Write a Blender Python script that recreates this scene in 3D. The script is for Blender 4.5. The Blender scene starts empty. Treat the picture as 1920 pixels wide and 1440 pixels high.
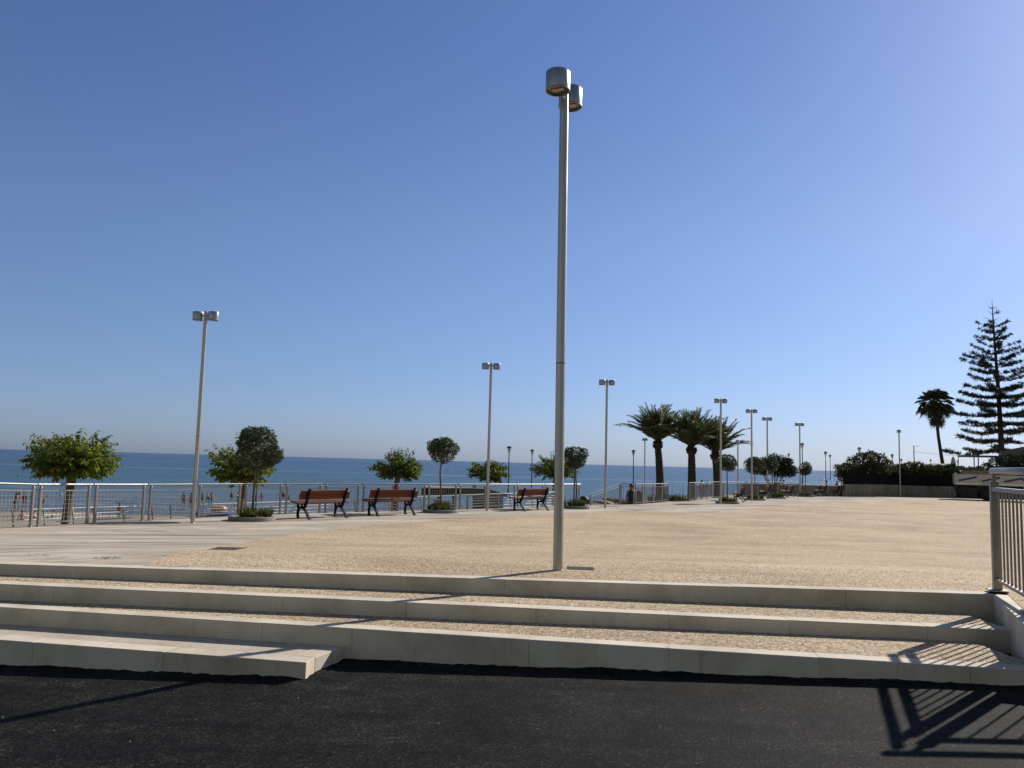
import bpy, bmesh, math, random
import numpy as np
from mathutils import Vector, Matrix, Euler
R_ = math.radians
sc = bpy.context.scene
COL = sc.collection
rng = random.Random(11)

# ------------------------------------------------------------------ helpers
class MB:
    """collects polygons and links them as ONE mesh object"""
    def __init__(s): s.v = []; s.f = []; s.sm = []
    def add(s, vs, fs, smooth=False):
        o = len(s.v); s.v += [tuple(p) for p in vs]
        s.f += [tuple(i + o for i in f) for f in fs]; s.sm += [smooth] * len(fs)
    def box(s, c, d, rot=None, rz=0):
        M = rot if rot is not None else Matrix.Rotation(rz, 3, 'Z')
        vs = [Vector(c) + M @ Vector((x * d[0] / 2, y * d[1] / 2, z * d[2] / 2)) for z in (-1, 1) for y in (-1, 1) for x in (-1, 1)]
        s.add(vs, [(0, 2, 3, 1), (4, 5, 7, 6), (0, 1, 5, 4), (2, 6, 7, 3), (0, 4, 6, 2), (1, 3, 7, 5)])
    def bar(s, a, b, w, h, up=(0, 0, 1)):
        a = Vector(a); b = Vector(b); d = b - a; l = d.length; x = d / l
        u = Vector(up); y = u.cross(x)
        if y.length < 1e-4: y = Vector((0, 1, 0)).cross(x)
        y.normalize(); z = x.cross(y)
        s.box((a + b) / 2, (l, w, h), rot=Matrix((x, y, z)).transposed())
    def tube(s, path, r, n=8, cap=True, smooth=True):
        P = [Vector(p) for p in path]; rs = r if isinstance(r, (list, tuple)) else [r] * len(P)
        rings = []; prev = None
        for i, p in enumerate(P):
            t = (P[min(i + 1, len(P) - 1)] - P[max(i - 1, 0)]).normalized()
            if prev is None:
                q = Vector((1, 0, 0)) if abs(t.x) < .8 else Vector((0, 1, 0))
                y = (q - t * q.dot(t)).normalized()
            else:
                y = (prev - t * prev.dot(t)).normalized()
            prev = y; z = t.cross(y)
            rings.append([p + (y * math.cos(2 * math.pi * k / n) + z * math.sin(2 * math.pi * k / n)) * rs[i] for k in range(n)])
        vs = [v for rg in rings for v in rg]; fs = []
        for i in range(len(P) - 1):
            for k in range(n):
                fs.append((i * n + k, i * n + (k + 1) % n, (i + 1) * n + (k + 1) % n, (i + 1) * n + k))
        s.add(vs, fs, smooth)
        if cap:
            s.add(rings[0], [tuple(range(n - 1, -1, -1))]); s.add(rings[-1], [tuple(range(n))])
    def lathe(s, c, prof, n=20, smooth=True, cap0=True, cap1=True):
        c = Vector(c); vs = []; fs = []
        for r, z in prof:
            vs += [c + Vector((r * math.cos(2 * math.pi * k / n), r * math.sin(2 * math.pi * k / n), z)) for k in range(n)]
        for i in range(len(prof) - 1):
            for k in range(n):
                fs.append((i * n + k, i * n + (k + 1) % n, (i + 1) * n + (k + 1) % n, (i + 1) * n + k))
        s.add(vs, fs, smooth)
        if cap0 and prof[0][0] > 1e-5: s.add(vs[:n], [tuple(range(n - 1, -1, -1))])
        if cap1 and prof[-1][0] > 1e-5: s.add(vs[-n:], [tuple(range(n))])
    def prism(s, poly, z0, z1):
        """vertical prism on a plan polygon (ccw); z0,z1 numbers or lists"""
        n = len(poly)
        a = z0 if isinstance(z0, (list, tuple)) else [z0] * n
        b = z1 if isinstance(z1, (list, tuple)) else [z1] * n
        vs = [(p[0], p[1], a[i]) for i, p in enumerate(poly)] + [(p[0], p[1], b[i]) for i, p in enumerate(poly)]
        fs = [tuple(range(n - 1, -1, -1)), tuple(range(n, 2 * n))]
        fs += [(i, (i + 1) % n, n + (i + 1) % n, n + i) for i in range(n)]
        s.add(vs, fs)
    def build(s, name, mat, parent=None, loc=None, rz=0, fix=True, bevel=0):
        me = bpy.data.meshes.new(name)
        me.from_pydata(s.v, [], s.f)
        me.polygons.foreach_set('use_smooth', s.sm)
        if fix:
            bm = bmesh.new(); bm.from_mesh(me); bmesh.ops.recalc_face_normals(bm, faces=bm.faces)
            bm.to_mesh(me); bm.free()
        me.update()
        o = bpy.data.objects.new(name, me); COL.objects.link(o)
        if mat: me.materials.append(mat)
        if parent: o.parent = parent
        if loc is not None: o.location = loc
        o.rotation_euler.z = rz
        if bevel:
            m = o.modifiers.new('Bevel', 'BEVEL'); m.width = bevel; m.segments = 2; m.limit_method = 'ANGLE'
        return o

def tag(o, label=None, cat=None, group=None, kind=None):
    if label: o['label'] = label
    if cat: o['category'] = cat
    if group: o['group'] = group
    if kind: o['kind'] = kind
    return o
def thing(name, label, cat, loc=(0, 0, 0), rz=0, group=None):
    o = bpy.data.objects.new(name, None); COL.objects.link(o); o.empty_display_size = .2
    o.location = loc; o.rotation_euler.z = rz
    return tag(o, label, cat, group)
def copy_tree(o, parent=None):
    c = o.copy(); COL.objects.link(c); c.parent = parent
    for ch in list(o.children): copy_tree(ch, c)
    return c
def copy_thing(o, loc, rz, label):
    c = copy_tree(o); c.location = loc; c.rotation_euler.z = rz; c['label'] = label
    return c

# ------------------------------------------------------------------ materials
class NT:
    def __init__(s, name):
        s.m = bpy.data.materials.new(name); s.m.use_nodes = True; s.t = s.m.node_tree; s.t.nodes.clear()
        s.out = s.n('ShaderNodeOutputMaterial')
    def n(s, typ, **kw):
        nd = s.t.nodes.new(typ)
        for k, v in kw.items():
            if k.startswith('i_'):
                key = k[2:].replace('_', ' ')
                nd.inputs[key].default_value = v
            else: setattr(nd, k, v)
        return nd
    def l(s, a, b): s.t.links.new(a, b)
    def coord(s, kind='Object', scale=(1, 1, 1), rot=(0, 0, 0)):
        t = s.n('ShaderNodeTexCoord'); m = s.n('ShaderNodeMapping'); m.inputs['Scale'].default_value = scale
        src = t.outputs[kind]
        if any(rot):                       # turn first, then stretch
            q = s.n('ShaderNodeMapping'); q.inputs['Rotation'].default_value = rot; s.l(src, q.inputs['Vector']); src = q.outputs['Vector']
        s.l(src, m.inputs['Vector']); return m.outputs['Vector']
    def noise(s, vec, scale, detail=4, rough=.55, dist=0):
        n = s.n('ShaderNodeTexNoise'); s.l(vec, n.inputs['Vector'])
        n.inputs['Scale'].default_value = scale; n.inputs['Detail'].default_value = detail
        n.inputs['Roughness'].default_value = rough; n.inputs['Distortion'].default_value = dist
        return n.outputs['Fac']
    def ramp(s, fac, stops, interp='LINEAR'):
        r = s.n('ShaderNodeValToRGB'); s.l(fac, r.inputs['Fac']); e = r.color_ramp.elements; r.color_ramp.interpolation = interp
        while len(e) > 1: e.remove(e[-1])
        e[0].position = stops[0][0]; e[0].color = (*stops[0][1], 1)
        for p, c in stops[1:]:
            x = e.new(p); x.color = (*c, 1)
        return r.outputs['Color']
    def mix(s, fac, a, b, blend='MIX'):
        m = s.n('ShaderNodeMix', data_type='RGBA', blend_type=blend)
        if isinstance(fac, (int, float)): m.inputs[0].default_value = fac
        else: s.l(fac, m.inputs[0])
        for i, x in ((6, a), (7, b)):
            if isinstance(x, tuple): m.inputs[i].default_value = (*x, 1)
            else: s.l(x, m.inputs[i])
        return m.outputs[2]
    def math(s, op, a, b=0.0, clamp=False):
        m = s.n('ShaderNodeMath', operation=op, use_clamp=clamp)
        for i, x in ((0, a), (1, b)):
            if isinstance(x, (int, float)): m.inputs[i].default_value = x
            else: s.l(x, m.inputs[i])
        return m.outputs[0]
    def bump(s, h, strength=.3, dist=.02, prev=None):
        b = s.n('ShaderNodeBump'); s.l(h, b.inputs['Height']); b.inputs['Strength'].default_value = strength
        b.inputs['Distance'].default_value = dist
        if prev is not None: s.l(prev, b.inputs['Normal'])
        return b.outputs['Normal']
    def bsdf(s, color, rough=.7, metal=0, normal=None, spec=.5):
        p = s.n('ShaderNodeBsdfPrincipled')
        for key, x in (('Base Color', color), ('Roughness', rough), ('Metallic', metal)):
            if isinstance(x, tuple): p.inputs[key].default_value = (*x, 1)
            elif isinstance(x, (int, float)): p.inputs[key].default_value = x
            else: s.l(x, p.inputs[key])
        p.inputs['Specular IOR Level'].default_value = spec
        if normal is not None: s.l(normal, p.inputs['Normal'])
        return p
    def done(s, sh): s.l(sh.outputs[0], s.out.inputs['Surface']); return s.m

def simple(name, col, rough=.6, metal=0, var=.15, scale=6, bump=0, spec=.5):
    t = NT(name); v = t.coord(); f = t.noise(v, scale, 5, .6)
    c = t.ramp(f, [(.3, tuple(x * (1 - var) for x in col)), (.7, tuple(min(1, x * (1 + var)) for x in col))])
    nrm = t.bump(t.noise(v, scale * 8, 3), bump, .01) if bump else None
    r = t.math('MULTIPLY_ADD', f, .2); r.node.inputs[2].default_value = rough - .1
    return t.done(t.bsdf(c, r, metal, nrm, spec))

def mat_gravel(name, tint=(1, 1, 1)):
    t = NT(name); v = t.coord()
    vo = t.n('ShaderNodeTexVoronoi'); t.l(v, vo.inputs['Vector']); vo.inputs['Scale'].default_value = 76
    sep = t.n('ShaderNodeSeparateColor'); t.l(vo.outputs['Color'], sep.inputs[0])
    g = lambda c: tuple(a * b for a, b in zip(c, tint))
    c = t.ramp(sep.outputs[0], [(0, g((.18, .125, .07))), (.2, g((.38, .285, .18))), (.5, g((.54, .425, .295))), (.8, g((.68, .56, .41))), (1, g((.85, .745, .60)))])
    gap = t.ramp(vo.outputs['Distance'], [(.4, (1, 1, 1)), (.75, (.66, .62, .58))])
    c = t.mix(1, c, gap, 'MULTIPLY')
    big = t.noise(v, .35, 5, .6, .4)
    c = t.mix(1, c, t.ramp(big, [(.3, (.80, .775, .75)), (.5, (.97, .96, .95)), (.7, (1.12, 1.12, 1.12))]), 'MULTIPLY')
    stv = t.coord(scale=(.25, 1.6, 1), rot=(0, 0, .1)); st = t.noise(stv, 1.1, 4, .6)
    c = t.mix(1, c, t.ramp(st, [(.35, (.90, .89, .88)), (.6, (1.05, 1.05, 1.05))]), 'MULTIPLY')
    n = t.bump(t.math('SUBTRACT', 1, vo.outputs['Distance']), .6, .008)
    return t.done(t.bsdf(c, .9, 0, n, .12))

def mat_concrete(name, a, b, scale=1.0, bump=.15, joint=False):
    t = NT(name); v = t.coord(); f = t.noise(v, 1.2 * scale, 6, .62, .5); f2 = t.noise(v, 30, 4, .6)
    c = t.ramp(f, [(.3, a), (.7, b)])
    c = t.mix(1, c, t.ramp(f2, [(.35, (.88, .88, .88)), (.65, (1.06, 1.06, 1.06))]), 'MULTIPLY')
    f3 = t.noise(t.coord(scale=(.5, .5, .5)), 9, 6, .75, 1.5)
    c = t.mix(t.ramp(f3, [(.62, (0, 0, 0)), (.75, (.6, .6, .6))]), c, tuple(x * .62 for x in a))
    return t.done(t.bsdf(c, .8, 0, t.bump(f2, bump, .01), .3))

def mat_walk():
    t = NT('walkway_concrete'); v = t.coord()
    # trowelled bands sweeping along the sea front
    sv = t.coord(scale=(.12, .8, 1), rot=(0, 0, R_(-33)))
    f = t.noise(sv, 1.5, 7, .62, .8); f2 = t.noise(v, 40, 4, .65)
    c = t.ramp(f, [(.36, (.20, .175, .145)), (.43, (.32, .28, .225)), (.48, (.49, .42, .33)), (.53, (.35, .315, .265)), (.58, (.58, .515, .43)), (.66, (.34, .31, .27))])
    f4 = t.noise(t.coord(scale=(.22, 2.2, 1), rot=(0, 0, R_(-27))), 2.0, 6, .7, .9)
    c = t.mix(1, c, t.ramp(f4, [(.3, (.76, .75, .74)), (.5, (.98, .98, .98)), (.7, (1.14, 1.14, 1.13))]), 'MULTIPLY')
    c = t.mix(1, c, t.ramp(f2, [(.3, (.93, .93, .93)), (.7, (1.05, 1.05, 1.05))]), 'MULTIPLY')
    return t.done(t.bsdf(c, .8, 0, t.bump(f2, .1, .005), .12))

def mat_asphalt():
    t = NT('asphalt'); v = t.coord()
    vo = t.n('ShaderNodeTexVoronoi'); t.l(v, vo.inputs['Vector']); vo.inputs['Scale'].default_value = 112
    sep = t.n('ShaderNodeSeparateColor'); t.l(vo.outputs['Color'], sep.inputs[0])
    c = t.ramp(sep.outputs[0], [(0, (.003, .003, .003)), (.5, (.0075, .0075, .0075)), (.8, (.018, .018, .0175)), (.95, (.032, .0315, .031)), (1, (.06, .058, .054))])
    big = t.noise(v, 1.1, 6, .65, .6)
    c = t.mix(1, c, t.ramp(big, [(.3, (.55, .55, .56)), (.5, (.95, .95, .96)), (.70, (1.7, 1.67, 1.62))]), 'MULTIPLY')
    md = t.noise(v, 7, 8, .78, .3)
    c = t.mix(1, c, t.ramp(md, [(.38, (.60, .60, .61)), (.5, (1, 1, 1)), (.63, (1.5, 1.48, 1.45))]), 'MULTIPLY')
    st = t.noise(t.coord(scale=(.3, 2.5, 1), rot=(0, 0, .12)), 2.2, 5, .65)
    c = t.mix(1, c, t.ramp(st, [(.36, (.62, .62, .63)), (.62, (1.3, 1.29, 1.26))]), 'MULTIPLY')
    fine = t.noise(v, 220, 3, .7)
    n = t.bump(fine, .6, .006, t.bump(sep.outputs[0], .7, .008))
    return t.done(t.bsdf(c, .8, 0, n, .10))

def mat_sea():
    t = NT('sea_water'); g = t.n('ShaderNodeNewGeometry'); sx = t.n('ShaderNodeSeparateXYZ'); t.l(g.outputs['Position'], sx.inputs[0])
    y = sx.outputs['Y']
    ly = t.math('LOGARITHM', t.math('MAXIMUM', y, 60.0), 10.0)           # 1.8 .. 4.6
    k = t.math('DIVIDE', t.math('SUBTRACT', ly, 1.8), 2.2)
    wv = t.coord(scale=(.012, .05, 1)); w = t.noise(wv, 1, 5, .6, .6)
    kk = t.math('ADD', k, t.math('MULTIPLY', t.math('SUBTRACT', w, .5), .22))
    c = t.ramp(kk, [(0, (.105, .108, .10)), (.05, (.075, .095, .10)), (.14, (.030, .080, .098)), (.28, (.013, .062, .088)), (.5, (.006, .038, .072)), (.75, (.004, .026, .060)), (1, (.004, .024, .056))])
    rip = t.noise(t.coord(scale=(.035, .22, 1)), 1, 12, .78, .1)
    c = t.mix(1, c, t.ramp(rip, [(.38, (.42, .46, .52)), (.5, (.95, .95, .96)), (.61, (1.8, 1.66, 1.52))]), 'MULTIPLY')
    # slicks and old wakes lying on the surface
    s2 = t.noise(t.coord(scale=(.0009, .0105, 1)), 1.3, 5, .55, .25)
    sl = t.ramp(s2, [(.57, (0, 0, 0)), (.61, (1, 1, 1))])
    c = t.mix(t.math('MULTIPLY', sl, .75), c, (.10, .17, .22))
    v1 = t.coord(scale=(.16, .45, 1)); h1 = t.noise(v1, 1, 6, .62, .3)
    v2 = t.coord(scale=(1.2, 2.6, 1)); h2 = t.noise(v2, 1, 5, .6, .2)
    n = t.bump(h1, .8, 1.3, t.bump(h2, .7, .16))
    p = t.bsdf(c, .26, 0, n, .30)
    return t.done(p)

def mat_leaf(name, dark, mid, light, trans=.3, rough=.5, spec=.4):
    t = NT(name); g = t.n('ShaderNodeNewGeometry'); v = t.coord()
    f = t.noise(v, 2.2, 3, .6)
    r = t.math('ADD', t.math('MULTIPLY', g.outputs['Random Per Island'], .6), t.math('MULTIPLY', f, .45))
    c = t.ramp(r, [(.15, dark), (.5, mid), (.9, light)])
    p = t.bsdf(c, rough, 0, None, spec); tr = t.n('ShaderNodeBsdfTranslucent')
    c2 = t.mix(1, c, (1.5, 1.6, .7), 'MULTIPLY'); t.l(c2, tr.inputs['Color'])
    m = t.n('ShaderNodeMixShader'); m.inputs[0].default_value = trans
    t.l(p.outputs[0], m.inputs[1]); t.l(tr.outputs[0], m.inputs[2])
    return t.done(m)

def mat_steel(name, col=(.55, .54, .52), rough=.32, scale=(3, 3, 60)):
    t = NT(name); v = t.coord(scale=scale); f = t.noise(v, 3, 5, .65)
    c = t.ramp(f, [(.3, tuple(x * .86 for x in col)), (.7, tuple(x * 1.08 for x in col))])
    r = t.ramp(f, [(.3, (rough - .07,) * 3), (.7, (rough + .1,) * 3)])
    return t.done(t.bsdf(c, r, .88, None, .5))

def mat_wood(name, a, b, along=(1.2, 26, 26)):
    t = NT(name); v = t.coord(scale=along); f = t.noise(v, 2, 5, .65, .8)
    c = t.ramp(f, [(.3, a), (.7, b)])
    return t.done(t.bsdf(c, .6, 0, t.bump(f, .12, .004), .18))

def mat_bark(name, a, b, sc_=(6, 6, 14)):
    t = NT(name); v = t.coord(scale=sc_); f = t.noise(v, 1.6, 6, .7, .6)
    c = t.ramp(f, [(.3, a), (.7, b)])
    return t.done(t.bsdf(c, .9, 0, t.bump(f, .7, .03), .2))

def mat_wall(name, a, b):
    """concrete with dark runs and damp at its foot"""
    t = NT(name); v = t.coord(); f = t.noise(v, .7, 6, .65, .5)
    runs = t.noise(t.coord(scale=(2.2, 2.2, .18)), 1.6, 5, .65)
    c = t.ramp(f, [(.3, a), (.7, b)])
    c = t.mix(1, c, t.ramp(runs, [(.35, (.72, .70, .68)), (.6, (1.05, 1.05, 1.05))]), 'MULTIPLY')
    f2 = t.noise(v, 22, 4, .6)
    return t.done(t.bsdf(c, .9, 0, t.bump(f2, .25, .01), .2))

def mat_stone():
    t = NT('pale_stone'); v = t.coord(); g = t.n('ShaderNodeNewGeometry')
    f = t.noise(v, 2.4, 6, .62, .4); isl = g.outputs['Random Per Island']
    c = t.ramp(f, [(.32, (.46, .405, .325)), (.5, (.59, .525, .43)), (.68, (.67, .60, .50))])
    c = t.mix(1, c, t.ramp(isl, [(0, (.90, .89, .885)), (1, (1.05, 1.05, 1.05))]), 'MULTIPLY')
    runs = t.noise(t.coord(scale=(5, 5, .5)), 1.3, 5, .7)
    c = t.mix(1, c, t.ramp(runs, [(.28, (.84, .82, .79)), (.45, (1, 1, 1))]), 'MULTIPLY')
    drip = t.noise(t.coord(scale=(9, 9, .35)), 1.0, 4, .6)
    c = t.mix(t.ramp(drip, [(.66, (0, 0, 0)), (.72, (.5, .5, .5))]), c, (.30, .25, .175))
    sp = t.noise(v, 55, 4, .7)
    c = t.mix(t.ramp(sp, [(.66, (0, 0, 0)), (.76, (.45, .45, .45))]), c, (.28, .24, .19))
    # splashed cement and tar close to the ground, ragged edged
    sz = t.n('ShaderNodeSeparateXYZ'); t.l(g.outputs['Position'], sz.inputs[0])
    lo = t.math('SUBTRACT', t.math('MULTIPLY', sz.outputs['X'], .027), .04)
    hgt = t.math('SUBTRACT', sz.outputs['Z'], lo)
    edge = t.math('SUBTRACT', t.math('MULTIPLY', t.noise(v, 7, 5, .7), .16), hgt)
    c = t.mix(t.ramp(edge, [(-.014, (0, 0, 0)), (.010, (.65, .65, .65)), (.05, (.75, .75, .75))]), c, (.70, .655, .58))
    c = t.mix(t.ramp(t.math('SUBTRACT', t.math('MULTIPLY', t.noise(v, 5, 6, .75), .11), hgt), [(-.012, (0, 0, 0)), (.008, (.7, .7, .7))]), c, (.16, .145, .125))
    n = t.bump(sp, .2, .004)
    return t.done(t.bsdf(c, .78, 0, n, .3))

M = {}
M['gravel'] = mat_gravel('resin_gravel', (1.03, 1.035, 1.04)); M['gravel_step'] = mat_gravel('step_gravel', (.97, .99, 1.02))
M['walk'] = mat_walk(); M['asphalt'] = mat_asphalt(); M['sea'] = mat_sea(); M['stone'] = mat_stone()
M['slab'] = mat_concrete('landing_concrete', (.42, .36, .29), (.56, .49, .40), 1.5)
M['sand'] = mat_concrete('wet_sand', (.20, .17, .13), (.33, .28, .22), .3)
M['prom'] = mat_concrete('promenade_concrete', (.36, .33, .29), (.48, .44, .38), .4)
M['lowwall'] = mat_wall('promenade_wall', (.22, .19, .16), (.34, .30, .25))
M['rwall'] = mat_wall('retaining_concrete', (.16, .145, .125), (.30, .275, .24))
M['steel'] = mat_steel('brushed_steel', (.34, .33, .32), .36); M['lampsteel'] = mat_steel('lamp_steel', (.43, .42, .41), .34, (1, 1, .5))
M['railpost'] = mat_steel('rail_steel', (.27, .25, .23), .42)
M['nearrail'] = mat_steel('near_rail_steel', (.24, .245, .26), .4)
M['headsteel'] = mat_steel('lamp_head_steel', (.33, .37, .43), .34, (1, 1, .5))  # bluish base puts the sky's reflection into the colour
M['toprail'] = mat_steel('handrail_steel', (.25, .245, .24), .4)
M['densewire'] = simple('mesh_wire', (.13, .12, .11), .6, .4)
M['wire'] = mat_steel('rail_wire', (.40, .39, .37), .4)
M['galv'] = simple('pale_galvanised', (.66, .65, .63), .5, .3, .08)
M['iron'] = simple('black_iron', (.008, .009, .011), .65, 0, .2, 20, 0, .15)
M['bench'] = mat_wood('bench_wood', (.10, .026, .013), (.175, .050, .023))
M['plate'] = simple('white_plate', (.7, .68, .64), .5)
M['planter'] = mat_concrete('planter_stone', (.16, .155, .15), (.24, .23, .22), 3)
M['soil'] = simple('soil', (.06, .042, .028), .95, 0, .3, 25, .5)
M['lens'] = simple('lamp_glass', (.10, .09, .075), .25, 0, .1)
M['led'] = simple('led_panel', (.42, .37, .26), .5, 0, .2, 60)
M['rim'] = simple('lamp_rim', (.30, .22, .17), .5, .4)
M['dark'] = simple('dark_recess', (.03, .028, .025), .7)
M['mulb'] = mat_leaf('mulberry_leaf', (.038, .066, .010), (.11, .145, .022), (.22, .225, .040), .45, .5)
M['mulb2'] = mat_leaf('mulberry_leaf_dark', (.024, .050, .010), (.068, .102, .020), (.145, .17, .034), .4, .5)
M['round'] = mat_leaf('laurel_leaf', (.020, .030, .015), (.046, .062, .031), (.095, .112, .056), .18, .42, .5)
M['darkleaf'] = mat_leaf('evergreen_leaf', (.008, .014, .009), (.020, .030, .016), (.042, .055, .026), .15, .5)
M['hedge'] = mat_leaf('hedge_leaf', (.018, .028, .011), (.052, .060, .024), (.11, .105, .045), .26, .7, .2)
M['hedged'] = mat_leaf('hedge_leaf_dark', (.007, .013, .006), (.018, .027, .010), (.040, .050, .018), .18, .75)
M['grass'] = mat_leaf('planter_leaf', (.03, .05, .015), (.075, .095, .03), (.16, .16, .06), .3, .55)
M['palm'] = mat_leaf('date_palm_leaf', (.024, .036, .014), (.064, .076, .028), (.13, .13, .05), .26, .45)
M['fan'] = mat_leaf('fan_palm_leaf', (.022, .028, .013), (.048, .052, .024), (.09, .085, .04), .2, .5)
M['skirt'] = mat_leaf('dead_frond', (.035, .026, .017), (.075, .055, .035), (.13, .10, .06), .15, .8)
M['pine'] = mat_leaf('pine_needle', (.008, .013, .010), (.018, .025, .016), (.038, .044, .026), .1, .6)
M['bark'] = mat_bark('tree_bark', (.075, .055, .040), (.19, .145, .105))
M['barkd'] = mat_bark('dark_bark', (.028, .022, .018), (.075, .058, .046), (4, 4, 5))
M['palmbark'] = mat_bark('palm_bark', (.022, .017, .014), (.070, .052, .040), (3, 3, 9))
M['bulb'] = mat_bark('palm_boot', (.028, .017, .012), (.115, .066, .042), (7, 7, 7))
M['fence'] = simple('dark_fence_board', (.006, .006, .008), .8, 0, .25, 3, 0, .12)
M['truckwhite'] = simple('truck_paint', (.52, .49, .43), .45, 0, .12, 4)
M['blue'] = simple('blue_stripe_paint', (.022, .03, .12), .45)
M['rubber'] = simple('tyre_rubber', (.012, .012, .013), .8)
M['chassis'] = simple('truck_chassis', (.010, .011, .014), .6)
M['tan'] = simple('tan_board', (.17, .14, .10), .7)
M['roof'] = simple('roof_grey', (.10, .10, .10), .7)
M['parasol'] = simple('parasol_cloth', (.42, .34, .31), .85)
M['palestone'] = mat_concrete('pale_hut_stone', (.30, .28, .25), (.46, .43, .39), 4)
M['rock'] = mat_bark('sea_rock', (.05, .043, .036), (.16, .135, .11), (2, 2, 2))
M['lightrock'] = mat_bark('tan_rock', (.22, .18, .13), (.42, .34, .26), (2, 2, 2))
M['deckwood'] = mat_wood('pier_deck', (.28, .24, .19), (.42, .37, .30))
M['black'] = simple('pier_side', (.010, .010, .012), .8)
M['brick'] = simple('dark_brick', (.05, .028, .022), .85, 0, .5, 9)
M['skin'] = [simple('skin_tan', (.30, .155, .095), .55, 0, .06), simple('skin_fair', (.46, .27, .19), .55, 0, .06), simple('skin_brown', (.20, .10, .06), .55, 0, .06)]
M['hair'] = simple('dark_hair', (.012, .009, .007), .6); M['hair2'] = simple('brown_hair', (.06, .032, .018), .6)
def cloth(n, c): return simple(n, c, .85, 0, .1)
M['cl'] = dict(black=cloth('black_cloth', (.010, .010, .012)), navy=cloth('navy_cloth', (.015, .025, .09)), red=cloth('red_cloth', (.28, .03, .03)),
               green=cloth('green_cloth', (.02, .05, .035)), white=cloth('white_cloth', (.7, .7, .7)), pink=cloth('pink_cloth', (.55, .28, .42)), purple=cloth('purple_cloth', (.06, .05, .09)))

# ------------------------------------------------------------------ camera, light
EYE = 1.60
f_, roll = 1500.0, R_(1.5)
pit = math.atan((867 - 720) * math.cos(roll) / f_)
fw = Vector((0, math.cos(pit), math.sin(pit))); up0 = Vector((0, -math.sin(pit), math.cos(pit))); rt0 = Vector((1, 0, 0))
cr = rt0 * math.cos(roll) + up0 * math.sin(roll); cu = -rt0 * math.sin(roll) + up0 * math.cos(roll)
cam = bpy.data.cameras.new('camera'); co = bpy.data.objects.new('camera', cam); COL.objects.link(co)
cam.sensor_width = 36; cam.lens = f_ / 1920 * 36; cam.clip_start = .05; cam.clip_end = 90000
mt = Matrix((cr, cu, -fw)).transposed().to_4x4(); mt.translation = (0, 0, EYE); co.matrix_world = mt
sc.camera = co
SUN_AZ, SUN_EL = 48.0, 31.0
w = bpy.data.worlds.new('World'); sc.world = w; w.use_nodes = True; nt = w.node_tree
bg = nt.nodes['Background']; sky = nt.nodes.new('ShaderNodeTexSky'); sky.sky_type = 'NISHITA'; sky.sun_disc = False
sky.sun_elevation = R_(SUN_EL); sky.sun_rotation = R_(SUN_AZ); sky.altitude = 0; sky.air_density = 1.0; sky.dust_density = .38; sky.ozone_density = 3.0
tc = nt.nodes.new('ShaderNodeTexCoord'); sz_ = nt.nodes.new('ShaderNodeSeparateXYZ'); nt.links.new(tc.outputs['Generated'], sz_.inputs[0])
nt.links.new(tc.outputs['Generated'], sz_.inputs[0])
def wmath(op, a, b, clamp=False):
    n = nt.nodes.new('ShaderNodeMath'); n.operation = op; n.use_clamp = clamp
    for k, x in ((0, a), (1, b)):
        if isinstance(x, (int, float)): n.inputs[k].default_value = x
        else: nt.links.new(x, n.inputs[k])
    return n.outputs[0]
def wramp(f, stops):
    r = nt.nodes.new('ShaderNodeValToRGB'); nt.links.new(f, r.inputs[0]); e = r.color_ramp.elements
    while len(e) > 1: e.remove(e[-1])
    e[0].position = stops[0][0]; e[0].color = (*stops[0][1], 1)
    for p, c in stops[1:]: x = e.new(p); x.color = (*c, 1)
    return r.outputs[0]
def wmul(a, b):
    n = nt.nodes.new('ShaderNodeMix'); n.data_type = 'RGBA'; n.blend_type = 'MULTIPLY'; n.inputs[0].default_value = 1; n.clamp_result = False
    nt.links.new(a, n.inputs[6]); nt.links.new(b, n.inputs[7]); return n.outputs[2]
# sea air: less yellow low down, warm tint added behind to colour light on shaded risers
el_t = wramp(sz_.outputs['Z'], [(0, (.44, .575, 1.03)), (.05, (.53, .615, .94)), (.14, (.60, .645, .85)), (.28, (.655, .675, .82)), (.48, (.595, .65, .85))])
lowr = wmath('SUBTRACT', 1.0, wmath('MULTIPLY', sz_.outputs['Z'], 4.0), True)
gl = -.15
gf = wmath('ADD', 1.0, wmath('MULTIPLY', lowr, gl))
gcol = nt.nodes.new('ShaderNodeCombineColor')
for k in range(3): nt.links.new(gf, gcol.inputs[k])
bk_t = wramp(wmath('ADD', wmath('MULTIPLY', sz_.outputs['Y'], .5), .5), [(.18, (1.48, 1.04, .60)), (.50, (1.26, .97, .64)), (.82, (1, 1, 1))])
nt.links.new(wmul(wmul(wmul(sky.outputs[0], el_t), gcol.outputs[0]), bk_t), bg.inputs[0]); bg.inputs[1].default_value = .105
sl = bpy.data.lights.new('sun', 'SUN'); so = bpy.data.objects.new('sun', sl); COL.objects.link(so)
sl.energy = 5.0; sl.angle = R_(.53); sl.color = (1, .93, .82)
sd = Vector((math.sin(R_(SUN_AZ)) * math.cos(R_(SUN_EL)), math.cos(R_(SUN_AZ)) * math.cos(R_(SUN_EL)), math.sin(R_(SUN_EL))))
so.rotation_euler = sd.to_track_quat('Z', 'Y').to_euler(); so.location = (20, 20, 30)
sc.view_settings.view_transform = 'Standard'; sc.view_settings.look = 'None'; sc.view_settings.exposure = .25; sc.view_settings.gamma = 1

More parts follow.
